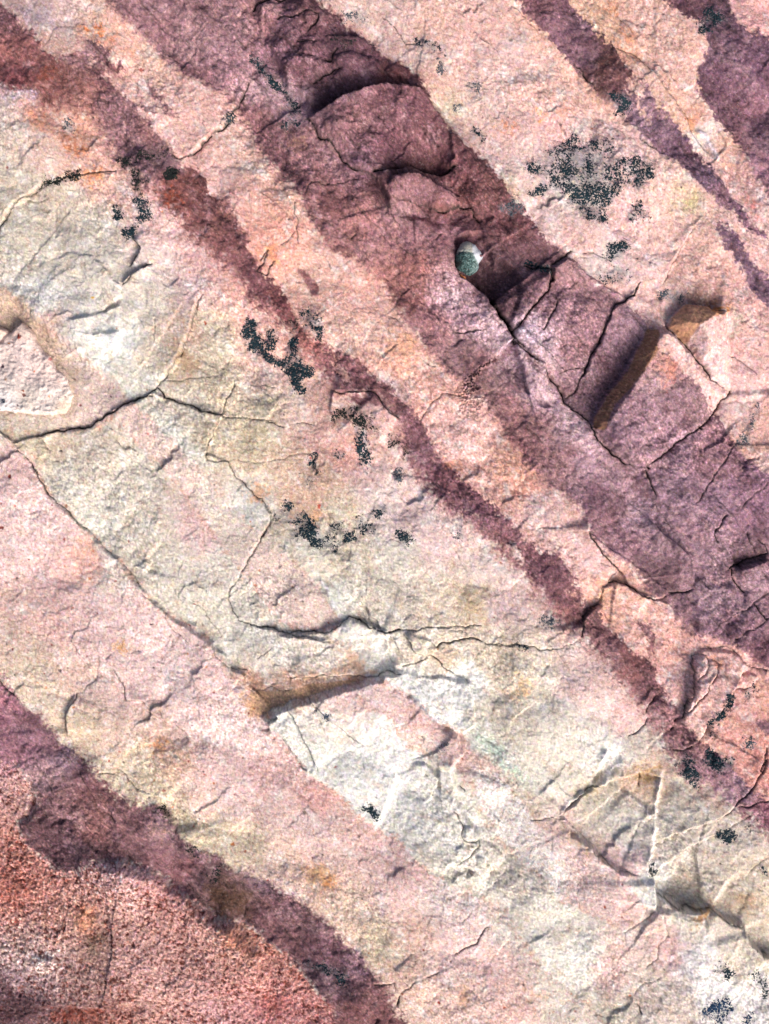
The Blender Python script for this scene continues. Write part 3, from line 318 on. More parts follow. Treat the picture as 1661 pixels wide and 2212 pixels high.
# ------------------------------------------------------------------ traced data: steps
# (spec, lift on the right-hand side of travel, its decay, lift on the left, its decay, width of the riser)
ST_ = [
 ("F 600,1090 590,1030 660,910 740,800 800,700 900,520 930,470", 0, 60, -15, 60, 3),
 ("F 1090,510 1055,455 1090,390 1170,320 1390,372", 0, 40, -8, 40, 3),
 ("F 1425,760 1425,640 1412,560 1400,450 1398,375", -5, 40, 0, 60, 3),
 ("H 240,1075 360,1070 480,1065 600,1060 700,1070", -6, 50, 4, 60, 4),
 ("B 350,710 430,680 500,635 560,592 650,571 720,545 830,522 900,526 1060,552", 16, 140, -14, 50, 5),
 ("B 1240,1020 1140,1055 1010,1025 960,1005 900,1035 750,1052", -18, 40, 6, 60, 3),
 ("B 820,1150 860,1090 980,1062 1080,1090 1180,1150 1275,1190", 12, 70, -5, 40, 5),
 ("B 1280,1195 1278,1235 1210,1268 1110,1265 1060,1238 960,1222", 9, 40, -7, 40, 3),
 ("B 585,990 680,1040 740,1070 790,1120 820,1180 840,1240 850,1290", -10, 60, 10, 50, 5),
 ("E 1180,60 1240,50 1245,95 1265,140 1330,182 1430,272 1520,392 1560,472 1600,532 F 0,330 60,420 110,500", 0, 60, -26, 90, 5),
 ("F 110,500 160,590 220,640 300,690 340,780 400,850 430,920 510,980 580,1040 650,1170 710,1230", 8, 120, -4, 40, 4),
 ("F 1060,455 1090,390 1170,320 1230,332 1300,352 1370,370", 3, 30, -9, 50, 4),
 ("I 930,60 950,110 1000,180 1060,230 1130,290 1180,330 1200,400 1210,480 1200,540", 11, 60, -5, 60, 4),
 ("I 560,700 580,780 640,820", -3, 30, -3, 20, 4),
 ("I 660,640 600,655 560,690 540,730 545,780", -8, 60, 5, 40, 3),
 ("I 1245,1440 1280,1360 1330,1310 1380,1240 1420,1190 1500,1060", -14, 70, 9, 60, 4),
 ("I 1130,1310 1170,1200 1195,1130 1200,1060 1190,1000 1195,940", 7, 40, -6, 50, 3),
 ("I 1661,360 1560,398 1450,432", -12, 30, 10, 60, 4),
 ("I 970,605 870,560 790,510 725,490 690,500", -6, 60, 8, 50, 3),
 ("I 775,440 720,390 640,300 570,190 560,100", 3, 50, 9, 60, 3),
 ("D 1225,270 1195,310 1180,370 1165,430 1145,500 1110,570 1085,640 1050,700 1010,750 980,790 950,825", 6, 60, -8, 90, 4),
 ("D 720,480 730,560 720,600 680,640", 6, 70, -2, 40, 5),
 ("D 400,440 560,400 600,380 720,340 735,290", 4, 60, -4, 60, 4),
 ("D 0,215 100,290 200,405 300,500 450,600 560,690 700,800 840,890", -9, 70, 9, 120, 14),
 ("D 0,1090 90,1170 195,1290 265,1420 340,1530 480,1661 G 530,190 710,360 850,530 1000,690 1110,760 1280,880 1350,1000 1480,1130", 3, 90, -5, 70, 4),
 ("D 220,1260 280,1250 285,1210 250,1140", -6, 40, 3, 20, 3),
 ("A 290,1100 160,1180 80,1240 0,1360", 6, 70, -4, 60, 4),
 ("A 780,1610 850,1500 800,1440", 6, 50, -4, 50, 3),
 ("D 920,85 800,150 745,215", -5, 60, 5, 50, 3),
 ("G 760,1210 860,1220 930,1300 980,1330 1060,1370 1170,1460", -5, 50, 5, 60, 4),
 ("G 400,1420 400,1290 460,1170", 6, 60, -5, 60, 4),
 ("G 890,440 905,380 870,350", -5, 40, 4, 40, 3),
 ("H 1170,1395 1230,1400 1250,1430 1255,1480 1280,1535 1240,1590 1225,1661", 8, 60, -10, 60, 3),
 ("H 820,840 830,920 860,960 870,1040", -6, 50, 4, 40, 10),
 ("H 410,1630 350,1480 270,1310 220,1230", 5, 60, -4, 60, 3),
 ("H 680,1480 580,1400 450,1290 350,1190", 4, 50, -4, 60, 3),
 ("H 600,705 560,735 440,800 200,800 0,755", -6, 60, 3, 60, 3), ("H 480,855 300,825 150,805", -5, 40, 3, 20, 3),
 ("H 830,800 690,745 600,702", -5, 50, 4, 50, 3), ("H 1060,940 980,900 960,850 930,810", 5, 50, -4, 50, 3),
 ("E 720,850 700,856 600,866 500,850", 9, 60, -4, 50, 3), ("E 720,850 800,930 850,990 900,1020", 7, 60, -4, 60, 3),
 ("E 850,1390 860,1320 840,1260 760,1150", -6, 50, 3, 40, 3),
 ("L 390,410 430,380 520,300 560,265 600,240 650,250", 4, 60, -10, 70, 6), ("L 650,250 690,180 760,110 800,0", -4, 80, -10, 60, 10), ("L 615,200 650,100 700,0", -5, 50, 5, 50, 6),
 ("L 1030,110 1010,200 990,300 975,400 970,500 960,600 930,700 920,780", 9, 70, -4, 90, 7), ("L 800,260 870,320 930,380 965,410", 6, 60, -4, 60, 6), ("L 980,780 980,880 970,980", 9, 70, -7, 90, 5),
 ("L 985,880 1040,910 1080,950 1130,970 1200,975 1310,965", 12, 70, -10, 110, 5), ("L 1515,1080 1540,1160 1600,1210 1630,1260 1661,1290", 8, 70, -7, 60, 4), ("L 1515,1080 1400,1040 1310,965", -5, 60, 7, 60, 3),
 ("L 1430,790 1380,880 1330,945", 4, 60, -4, 70, 6), ("L 430,430 470,530 600,600 640,650 760,740 850,760", 6, 60, -8, 90, 5), ("L 1370,515 1250,570 1120,660 1000,740 965,780", 4, 60, -5, 80, 3), ("L 1460,350 1340,430 1130,510 980,590", 5, 60, -4, 60, 3),
 ("K 1240,0 1220,120 1240,220 1250,320 1330,440 1400,560 1450,700 1420,860", 8, 70, -6, 60, 6), ("K 1150,770 1210,690 1290,700 1350,740 1300,800", -6, 50, 4, 40, 5),
 ("K 900,150 860,240 830,340 790,430 750,490", 5, 70, -5, 60, 6), ("K 960,80 1060,90 1140,170 1130,60", 4, 40, -4, 40, 4),
 ("J 940,340 1010,400 1050,460 1060,520", 4, 50, -10, 60, 4), ("J 430,50 500,180 600,300 700,440 760,500", -4, 60, 5, 70, 6),
 ("J 500,740 600,700 760,700 900,750 1050,850 1200,980 1400,1080 1550,1230 1600,1400 1640,1600", 14, 160, -10, 90, 16), ("J 150,1540 400,1565 700,1570 870,1560", -8, 60, 8, 60, 8), ("J 90,440 190,420 210,330 190,200", 6, 50, -4, 50, 8),
 ("C 740,290 900,385 980,470 1110,650 1210,820 1290,920 1360,1000", 5, 50, -6, 50, 8), ("C 480,380 560,450 640,550 760,680 880,830 1020,930", -4, 50, 5, 50, 4), ("C 1210,1380 1110,1550 F 1080,100 1030,200", 4, 60, -4, 60, 4),
 ("F 890,190 865,230 800,305 740,325 690,430 645,560 580,680 520,790", -6, 80, 4, 60, 3), ("F 850,300 890,190 960,210 1020,280 1020,340", -4, 40, 5, 60, 4), ("F 110,490 190,400 270,300 335,200 350,110", -12, 80, 6, 60, 4),
 ("A 1500,490 1440,600 1385,710 1270,815 1150,930 1080,960", 5, 60, -5, 60, 3), ("B 60,250 150,340 200,410 230,520 340,600 350,700", -14, 60, 8, 60, 10),
]
TILTS = [  # tilted plates: outline, lift at p0, p0 -> p1 where the lift has faded, foot of the sloping face, its width
 ("F 930,470 1000,468 1050,478 1100,520 1190,610 1280,730 1330,800 1400,830 1430,860 1340,980 1250,1070 1110,1160 930,1310 850,1300 790,1270 700,1180 600,1090 590,1030 660,910 740,800 800,700 900,520", 46, "F 780,800 1310,1110", "F 640,1160 600,1090 590,1030 660,910 740,800 800,700 900,520 935,460", 33),
 ("F 1170,320 1230,330 1300,350 1370,370 1398,378 1400,450 1412,560 1425,640 1430,760 1435,850 1400,830 1350,800 1310,790 1280,730 1230,670 1190,610 1140,560 1090,510 1055,455 1090,390", 36, "F 1230,450 1480,950", "F 1130,570 1050,455 1085,390 1165,315 1200,310", 52),
 ("H 60,1300 130,1260 220,1222 290,1192 350,1189 480,1140 600,1110 720,1070 770,1065 800,1040 870,1045 910,1050 960,1180 1060,1250 1130,1330 1170,1395 1250,1430 1255,1480 1280,1535 1240,1590 1230,1661 K 1240,300 900,560 760,480 640,400 560,290 400,180 300,110 H 330,1620 240,1520 190,1430 100,1370", 24, "H 480,1150 K 1000,400", "H 40,1310 130,1262 220,1224 290,1194 350,1191 480,1142 600,1112 720,1072 780,1065", 14),
 ("H 830,1050 920,1042 1040,1072 1150,1062 1250,1092 1330,1102 1350,1200 1360,1300 1362,1368 1290,1408 1220,1388 1130,1330 1060,1250 960,1180 900,1120", 15, "H 1340,1300 850,1050", None, 0),
 ("L 390,410 430,380 520,300 560,265 600,240 650,250 760,180 900,150 1010,180 975,400 960,600 925,780 850,760 640,650 600,600 430,430", -11, "L 520,360 900,1000", None, 0),
 ("L 965,780 1000,740 1120,660 1250,570 1370,515 1480,440 1661,400 U 2400,1750 2400,2070 L 1661,1255 1620,1255 1540,1160 1515,1080 1310,965 1200,975 1130,970 1040,910 985,880", -18, "L 1150,970 1330,520", None, 0),
 ("B 350,710 430,680 500,635 560,592 650,571 720,545 830,522 900,526 1050,555 1110,650 1200,790 1300,900 1250,1010 1140,1050 1010,1025 960,1000 840,1032 750,1050 680,1030 585,990 520,910 420,820", 26, "B 680,570 980,1150", None, 0),
 ("B 1240,1430 1300,1400 1400,1390 1460,1480 1480,1600 E 1500,40 1620,120 1650,260 1600,400 1560,470 1430,270 1330,180 1265,140 1245,90", -26, "E 1250,100 1800,0", None, 0),
 ("F 110,500 190,400 270,300 335,200 360,180 350,110 440,50 600,170 850,300 800,305 740,325 690,430 645,560 580,680 520,790 440,890 340,780 220,640", 16, "F 250,350 700,800", None, 0),
 ("D 0,1100 90,1165 220,1125 430,1080 540,1070 720,955 900,880 950,830 1000,895 1210,975 1335,997 1290,1130 1245,1240 1380,1278 1480,1420 1640,1590 G 1570,250 1430,490 1375,600 1440,730 1400,1000 1280,880 1110,760 850,530 530,190 D 340,1530 195,1290", 10, "D 700,960 G 900,800", None, 0),
 ("H 930,810 960,800 1090,850 1125,890 1110,930 1060,940 1010,930 980,900 960,850", 8, "H 1000,900 900,700", None, 0), ("H 600,705 690,745 830,800 840,900 720,1060 540,880 440,800 560,735", 9, "H 700,760 600,1100", None, 0),
 ("I 1195,940 1290,900 1480,940 1530,1000 1500,1050 1480,1110 1420,1190 1330,1310 1280,1360 1245,1440 1200,1480 1110,1330 1170,1200", 15, "I 1400,1200 1000,900", None, 0),
 ("I 570,190 640,300 720,390 775,440 830,530 970,605 1060,560 900,430 780,340 620,230", 9, "I 700,400 900,200", None, 0), ("I 660,530 725,490 830,530 970,605 1050,620 1200,820 1195,940 1170,1200 1110,1330 980,1180 800,870 640,660", 8, "I 750,520 1100,1200", None, 0),
 ("E 500,850 700,856 760,870 800,930 900,1020 930,1190 850,1330 700,1250 520,1060 480,960", 11, "E 720,850 600,1300", None, 0),
 ("D 0,-40 130,-20 300,60 420,20 560,40 735,215 735,290 560,400 560,600 400,640 200,410 0,215 -200,100", 8, "D 500,500 100,0", None, 0),
]
BLOBS = [  # rounded stones and flakes: (outline, rise, edge width)
 ("B 180,380 230,345 330,340 440,360 482,390 488,430 420,480 330,520 240,510 180,460", 9, 26), ("B 490,360 560,330 680,330 790,380 815,430 800,510 700,535 640,560 540,580 460,560 480,490 550,420 500,400", 9, 30), ("B 815,430 850,380 960,400 1020,470 1050,545 900,520 800,510", 8, 24),
 ("B 830,1130 880,1085 980,1062 1080,1092 1180,1150 1270,1190 1278,1230 1210,1265 1110,1262 1060,1235 960,1220 860,1200", 8, 16), ("B 40,40 200,20 350,0 380,70 400,120 340,200 240,300 120,310 60,200", 8, 30), ("B 280,270 400,270 470,360 330,335", 5, 12),
 ("I 1200,950 1240,935 1275,950 1282,990 1258,1040 1220,1070 1205,1040", 6, 10), ("I 1500,1055 1540,1040 1590,1060 1580,1110 1530,1145 1460,1150 1480,1110", 7, 10), ("I 1215,1090 1330,1050 1290,1110 1220,1200 1190,1230", 5, 8),
 ("K 1290,460 1340,440 1380,480 1390,530 1330,548 1290,530", 6, 8), ("K 1240,600 1290,560 1350,590 1330,635 1290,665 1240,640", 5, 8), ("K 1360,640 1420,650 1450,720 1430,750 1370,700", 5, 9), ("K 1400,560 1490,590 1530,650 1490,740 1440,660", 5, 12),
 ("H 545,800 570,740 600,715 690,750 780,800 830,805 780,830 600,850", 4, 10),
 ("B 200,1140 270,1130 305,1170 300,1205 230,1205", 4, 8), ("L 340,450 380,440 395,460 370,490 345,480", 3, 5), ("B 420,800 470,750 560,745 640,770 560,850", 3, 10), ("E 1590,660 1661,660 F 110,760 200,930 300,960 380,960 300,1000 190,900 120,790", -5, 12), ("F 150,690 230,790 300,900 370,950 300,960 200,860 110,740", -7, 14),
 ("H 150,215 215,270 215,300 180,280 160,255", -4, 5), ("J 190,1250 330,1250 340,1320 250,1350 200,1310", 5, 14), ("I 70,250 140,260 180,340 170,400 110,340", 6, 9), ("D 905,875 955,830 978,858 990,890 940,872", -7, 6),
]
RIDGES = [("C 1230,770 1290,830 1330,900 1350,980", 7, 7, (236,226,238), .8), ("C 1130,680 1200,760 1260,840", 3, 4, (215,170,130), .5), ("L 1035,100 1015,200 993,300 980,400 973,500 960,600 925,720 925,800", 6, 5, (240,236,228), .85), ("L 800,262 870,322 930,380 968,412", 5, 4, (238,232,226), .8),
 ("L 700,0 655,100 622,190", 4, 4, (240,240,240), .6), ("L 790,60 690,180 655,240", 4, 5, (242,242,242), .7), ("L 560,268 480,320 400,395", 4, 4, (238,238,236), .6), ("L 450,470 540,560 605,610", 4, 4, (235,220,205), .6), ("L 1430,790 1380,880 1330,945", 2.5, 5, (226,218,214), .6),
 ("G 560,240 620,330 700,390", 3, 12, (240,232,226), .6), ("I 1010,1180 1060,1230 1090,1260", 3, 3, (235,215,215), .6), ("H 400,460 470,560 560,680", 3, 5, (236,238,236), .6), ("K 1200,280 1250,370 1380,420", 3, 6, (242,240,238), .5), ("D 700,380 715,500 700,620", 3, 12, (240,243,243), .5)]

# ------------------------------------------------------------------ relief
Hh = (fbm(X, Y, 620, 20, 2)*16+fbm(X, Y, 170, 22, 2)*7).astype(f32)
ca, sa = math.cos(math.radians(48)), math.sin(math.radians(48))
AL, AC = X*ca+Y*sa, -X*sa+Y*ca                   # along / across the bedding
Hh += (fbm(AL/2.4, AC, 60, 25, 3)*5).astype(f32)
fl = fbm(AL/1.7+WX1*20, AC+WY1*20, 85, 31, 4, .55)*6.0
fr = fl-np.floor(fl); Hh += ((np.floor(fl)+sst(.9, 1.0, fr))*.9+fr*-.7).astype(f32)      # flaky terraces
FC1 = facets(AL/1.9+WX1*16, AC+WY1*16, 74, 3, .13, .10); FC2 = facets(AL/1.5+WX1*8+WX2*2, AC+WY1*8+WY2*2, 27, 5, .15, .13); FC3 = facets(X+WX2*3, Y+WY2*3, 11, 8, .2, .2)
ampl = .25+1.1*sst(-.15, .35, fbm(AL/1.6, AC, 170, 44, 2))
BK = np.zeros_like(X); S, D = poly_sdf(T("B 40,-300 400,0 1000,450 1600,1250 E 1620,500 1560,470 1430,270 1265,140 B 1240,1400 860,1300 740,1070 350,700 60,250 20,-300"), 4, XH, YH); BK[S] = sst(-2, 14, D)
FCB = facets(X*.9+WX1*14, Y*1.1+WY1*14, 88, 13, .30, .20); FCS = facets(X+WX1*8, Y+WY1*8, 36, 15, .30, .2)
BK2 = np.zeros_like(X); S, D = poly_sdf(T("F 0,330 220,640 590,1040 880,1310 I 1000,180 1200,540 1210,820 1661,1020 U 2400,1500 2400,800 F 1430,850 1190,610 1050,460 740,300 350,100"), 4, XH, YH); BK2[S] = sst(-2, 14, D)
Hh += (BK*(FCB*1.15+FCS*.5)+BK2*(facets(X+WX1*10, Y+WY1*10, 120, 17, .10, .04)*1.0)).astype(f32)
FCM = -facets(AL/1.6+WX1*12+300, AC+WY1*12, 48, 23, .16, .05); Hh += (FCM*(.35+.6*sst(-.2, .4, fbm(X, Y, 150, 46, 2)))).astype(f32)
Hh += (FC1*1.5+FC2*1.0*ampl+FC3*.45*ampl).astype(f32)
stain_tone = np.zeros_like(X)
for spec, ar, dr, al, dl, wd in ST_:
    P = jitter(T(spec), .07, 14); reach = max(dr, dl)*2.6
    S, D, G, TT = line_sdf(P, reach, XH, YH)
    big = abs(ar)+abs(al) > 40; te = .07 if big else .2; tap = sst(0, te, TT)*sst(0, te, 1-TT)*(1.12 if big else 1.75)
    fade = 1-sst(reach*.55, reach, D)
    sd = D*G; k = sst(-wd, wd, sd)
    # end falloff: only faces abreast of the line
    Hh[S] += ((ar*np.exp(-D/dr)*k+al*np.exp(-D/dl)*(1-k))*tap*fade).astype(f32)
for spec, A_, pp, foot, fw in TILTS:
    S, D = poly_sdf(jitter(T(spec), .06, 8), 4, XH, YH); p0, p1 = T(pp); d = p1-p0
    lift = A_*np.clip(1-((X[S]-p0[0])*d[0]+(Y[S]-p0[1])*d[1])/(d@d), 0, 1.15)*np.clip((D+1.5)/max(3., abs(A_)*.33), 0, 1)
    if foot:
        S2, D2, _, _ = line_sdf(T(foot), fw+6, XH, YH); fd = np.full(X.shape, 1e3, f32); fd[S2] = D2; lift = lift*np.clip(fd[S]/fw, 0, 1)
    Hh[S] += lift
for spec, a, wd in BLOBS:
    S, D = poly_sdf(jitter(T(spec), .1, 8), wd+4, XH, YH)
    a *= 1.7 if spec[0] == 'B' else 1.2; t = np.clip(D/wd, 0, 1); Hh[S] += (a*np.sqrt(1-(1-t)**2)).astype(f32)
RID = []
for spec, a, wd, col, k in RIDGES:
    S, D, G, TT = line_sdf(jitter(T(spec), .08, 8), wd*3, XH, YH)
    m = np.exp(-(D/wd)**2)*sst(0, .15, TT)*sst(0, .15, 1-TT); Hh[S] += (a*m).astype(f32); RID.append((S, m, col, k))
CM = np.zeros_like(X); CD = np.zeros_like(X); HALO = np.zeros_like(X)
wn = (1+fbm(X, Y, 22, 41, 2)*1.3).astype(f32); lines = []
for wd, spec in CR:
    P = jitter(T(spec), .12, 4); lines.append(P)
    S, D, G, TT = line_sdf(P, 14)
    tap = .35+.65*np.minimum(sst(0, .12, TT), sst(0, .12, 1-TT)) if wd < 4.4 else 1
    W = np.maximum(wd*.38*wn[S]*tap, .15)
    m = (1-sst(W*.4, W+1.2, D))*min(1, .25+wd*.3)
    CD[S] = np.maximum(CD[S], m*(1.3+wd*1.9)); CM[S] = np.maximum(CM[S], m*min(1, .30+wd*.2))
    HALO[S] = np.maximum(HALO[S], (1-sst(0, 3+wd*2.2, D))*min(1, wd*.25))
Hh -= CD+HALO*1.6
grain = fbm(X, Y, 7.5, 51, 2, .8).astype(f32); grit = fbm(X, Y, 4.2, 55, 1).astype(f32)

# ------------------------------------------------------------------ colour
fine = (1-sst(20, 40, np.maximum(np.maximum(-X, X-FW), np.maximum(-Y, Y-FH)))).astype(f32)
mot = fbm(AL/1.5, AC, 30, 61, 4, .7).astype(f32); mot2 = fbm(X, Y, 16, 66, 3, .8).astype(f32)
pinkm = np.zeros_like(X); RIM = np.zeros_like(X)
edge = (mot2*16+grain*10).astype(f32)
for P in PINK:
    S, D = poly_sdf(P, 30); m = sst(-5, 5, D+edge[S]*.5); pinkm[S] = np.maximum(pinkm[S], m); RIM[S] = np.maximum(RIM[S], np.exp(-((D+edge[S]*.5)/6)**2))
inpink = np.array([pinkm[min(np.searchsorted(ys, p[1]), NY-1), min(np.searchsorted(xs, p[0]), NX-1)] > .5 for p in LIGHT])
rg, rb = LIGHT[:, 2]-LIGHT[:, 3], LIGHT[:, 2]-LIGHT[:, 4]
crm = (rg < 18); LIGHT[crm, 4] -= 5; LIGHT[crm, 2] -= 1; LIGHT[crm, 3] += 1; LIGHT[~crm, 3] -= 5; LIGHT[:, 4] = np.minimum(LIGHT[:, 4], LIGHT[:, 3]-1)
col = field(LIGHT[~inpink]); cp = field(LIGHT[inpink])*.8+np.array((219, 200, 193), f32)*.2; col = col+(cp-col)*pinkm[..., None]
# tan / white mottling of the cream beds, warm speckle of the pink ones
def mixc(c, m): col[...] = col+(np.asarray(c, f32)-col)*m[..., None]
mixc((184, 160, 140), sst(.05, .5, mot)*.42*(1-.4*pinkm)); mixc((246, 248, 246), sst(.05, .45, -mot)*.5); mixc((198, 178, 162), sst(.1, .5, mot2)*.35); mixc((248, 247, 242), sst(.1, .5, -mot2)*.35)
g4 = fbm(X, Y, 8, 68, 2, .9).astype(f32); peach = sst(-.25, .35, (col[..., 0]-col[..., 2])/60-.35)
mixc((208, 148, 136), np.maximum(pinkm, peach)*sst(.1, .5, g4)*.42); mixc((248, 234, 236), np.maximum(pinkm, peach)*sst(.1, .5, -g4)*.42)
S, D = poly_sdf(PINK[0], 20); m0 = np.zeros_like(X); m0[S] = sst(0, 8, D); mixc((214, 202, 189), m0*.5)
mixc((196, 152, 134), RIM*sst(-.15, .35, mot2+mot*.4)*.55)
pm = np.zeros_like(X)
for bi_, P in enumerate(BANDS):
    S, D = poly_sdf(P, 30); gy_, gx_ = np.gradient(D, ST); low = sst(.1, .7, -(-sa*gx_+ca*gy_)); sw = (2.2 if bi_ < 5 else 8)+(20*low*(bi_ == 0)+7*low*(bi_ == 1))+10*sst(.05, .6, WX1[S]*.7+mot[S]*.5); pm[S] = np.maximum(pm[S], sst(-sw, sw, D+edge[S]*(.4+sw*.07)))
bleed = np.zeros_like(X)
for P in BANDS[:2]:
    S, D = poly_sdf(P, 60); bleed[S] = np.maximum(bleed[S], np.exp(-np.maximum(-D, 0)/24)*(D > -58))
mixc((188, 134, 130), bleed*sst(-.3, .45, mot+mot2*.5+WX1*.3)*.6)
for P in SPOTS:
    S, D = poly_sdf(P, 20); pm[S] = np.maximum(pm[S], sst(-4, 3, D+edge[S]*.4)*.9)
for P in HOLES:
    S, D = poly_sdf(P, 20); pm[S] *= 1-sst(-4, 3, D+edge[S]*.4)*.85
pc = field(PURP, 22, 18)
a = sst(.05, .6, mot2*.6+mot*.5)[..., None]; pc = pc*1.02*(1-.38*a); a = sst(.05, .6, -mot2*.6-mot*.5)[..., None]; pc = pc+(np.array((214, 172, 178), f32)-pc)*a*.5
bl = fbm(AL/1.5+WX2*6, AC+WY2*6, 58, 171, 5, .72).astype(f32)[..., None]; bl2 = fbm(X+WX2*4, Y+WY2*4, 24, 175, 4, .85).astype(f32)[..., None]
pc = pc+(np.array((80, 52, 60), f32)-pc)*(sst(.08, .34, bl)*.42+sst(.12, .4, bl2)*.30); pc = pc+(np.array((212, 176, 184), f32)-pc)*(sst(.08, .36, -bl)*.34+sst(.14, .4, -bl2)*.30)
stk = fbm(AL/6+WX1*3, AC+WY1*8, 15, 87, 3, .8).astype(f32)[..., None]; pc = pc*(1-.30*sst(.05, .6, stk)); pc = pc+(np.array((210, 160, 162), f32)-pc)*sst(.1, .6, -stk)*.35
col = col+(pc-col)*pm[..., None]
S, D = poly_sdf(COARSEP, 30); cm = np.zeros_like(X); cm[S] = sst(-7, 7, D+edge[S]*.6)
cc = field(COARSE, 85, 25)*np.array((.99, 1.03, 1.05), f32)
g1 = fbm(X+WX2*3, Y+WY2*3, 13, 71, 3, 1.0); g2 = fbm(X, Y, 6, 75, 1); g3 = fbm(X, Y, 60, 78, 3, .6)
cc = cc+(np.array((88, 42, 36), f32)-cc)*(sst(.08, .34, g1+g3*.3)*.85)[..., None]
cc = cc+(np.array((240, 208, 205), f32)-cc)*(sst(.08, .4, -g1+g2*.3)*.5)[..., None]
cc = cc+(np.array((180, 70, 45), f32)-cc)*(sst(.3, .6, g2)*.35*sst(0, .3, g3+.1))[..., None]
col = col+(cc-col)*cm[..., None]
Hh += (cm*(g1*-3.5+g2*1.5)).astype(f32)
for spec, c, k in STAINS_SHADE:
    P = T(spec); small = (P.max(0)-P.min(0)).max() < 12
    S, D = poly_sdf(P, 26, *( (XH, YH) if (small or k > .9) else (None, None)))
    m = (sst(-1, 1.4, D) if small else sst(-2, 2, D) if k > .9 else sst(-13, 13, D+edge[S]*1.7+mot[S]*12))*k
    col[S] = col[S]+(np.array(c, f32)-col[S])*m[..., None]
for S, m, c, k in RID: col[S] = col[S]+(np.array(c, f32)-col[S])*(m*k)[..., None]
# rust, red and black specks scattered in the pink beds
rr = np.random.RandomState(5)
SPC = [(150, 70, 45), (120, 45, 40), (190, 105, 55), (60, 50, 55), (60, 62, 55), (165, 60, 50)]
n = 0
while n < 1150:
    x, y = rr.uniform(0, FW), rr.uniform(0, FH)
    j, i = min(np.searchsorted(ys, y), NY-1), min(np.searchsorted(xs, x), NX-1)
    p = .16+.84*pinkm[j, i]; p *= 0 if (pm[j, i] > .5 or cm[j, i] > .5) else 1
    if y < 450 or (x > 1150 and y < 1100): p *= .5
    n += 1
    if rr.rand() > p: continue
    r = rr.choice([1.2, 1.5, 1.9, 2.4, 3.4], p=[.34, .3, .22, .1, .04])
    S = win(np.array([[x, y]]), r+5)
    d = np.hypot((X[S]-x)*(1+rr.uniform(-.3, .3)), Y[S]-y)-r*(1+WX2[S]*1.4); m = (1-sst(-.9, 1.0, d))*rr.uniform(.5, .95)
    c = np.array(SPC[rr.randint(6)], f32); col[S] = col[S]+(c-col[S])*m[..., None]; Hh[S] -= m*1.2
# dark fissure dirt
col = col+(np.array((118, 92, 76), f32)-col)*(HALO*.22*sst(-.3, .4, mot2+.1))[..., None]
col = col+(np.array((26, 30, 28), f32)-col)*(CM*.84)[..., None]
# grain
lum = np.exp((grain*.20+grit*.18+mot2*.16)*(.55+.5*ampl)*fine*(1+pm*.55+cm*.9))
tint = np.stack([1+grain*.0, 1-fbm(X, Y, 10, 81, 2, .9)*.07, 1+fbm(X, Y, 13, 84, 2, .9)*.08], -1)
col = col*lum[..., None]*tint
Hh += (pm*(FC2*1.1+FC3*.9)).astype(f32)
Hh += (grain*.55*(1+cm*1.6+pm*.3)+grit*.3*(1+cm))*fine
Hh -= sst(500, 860, np.maximum(np.maximum(-X, X-FW), np.maximum(-Y, Y-FH)))*160   # rock dips under the soil beyond
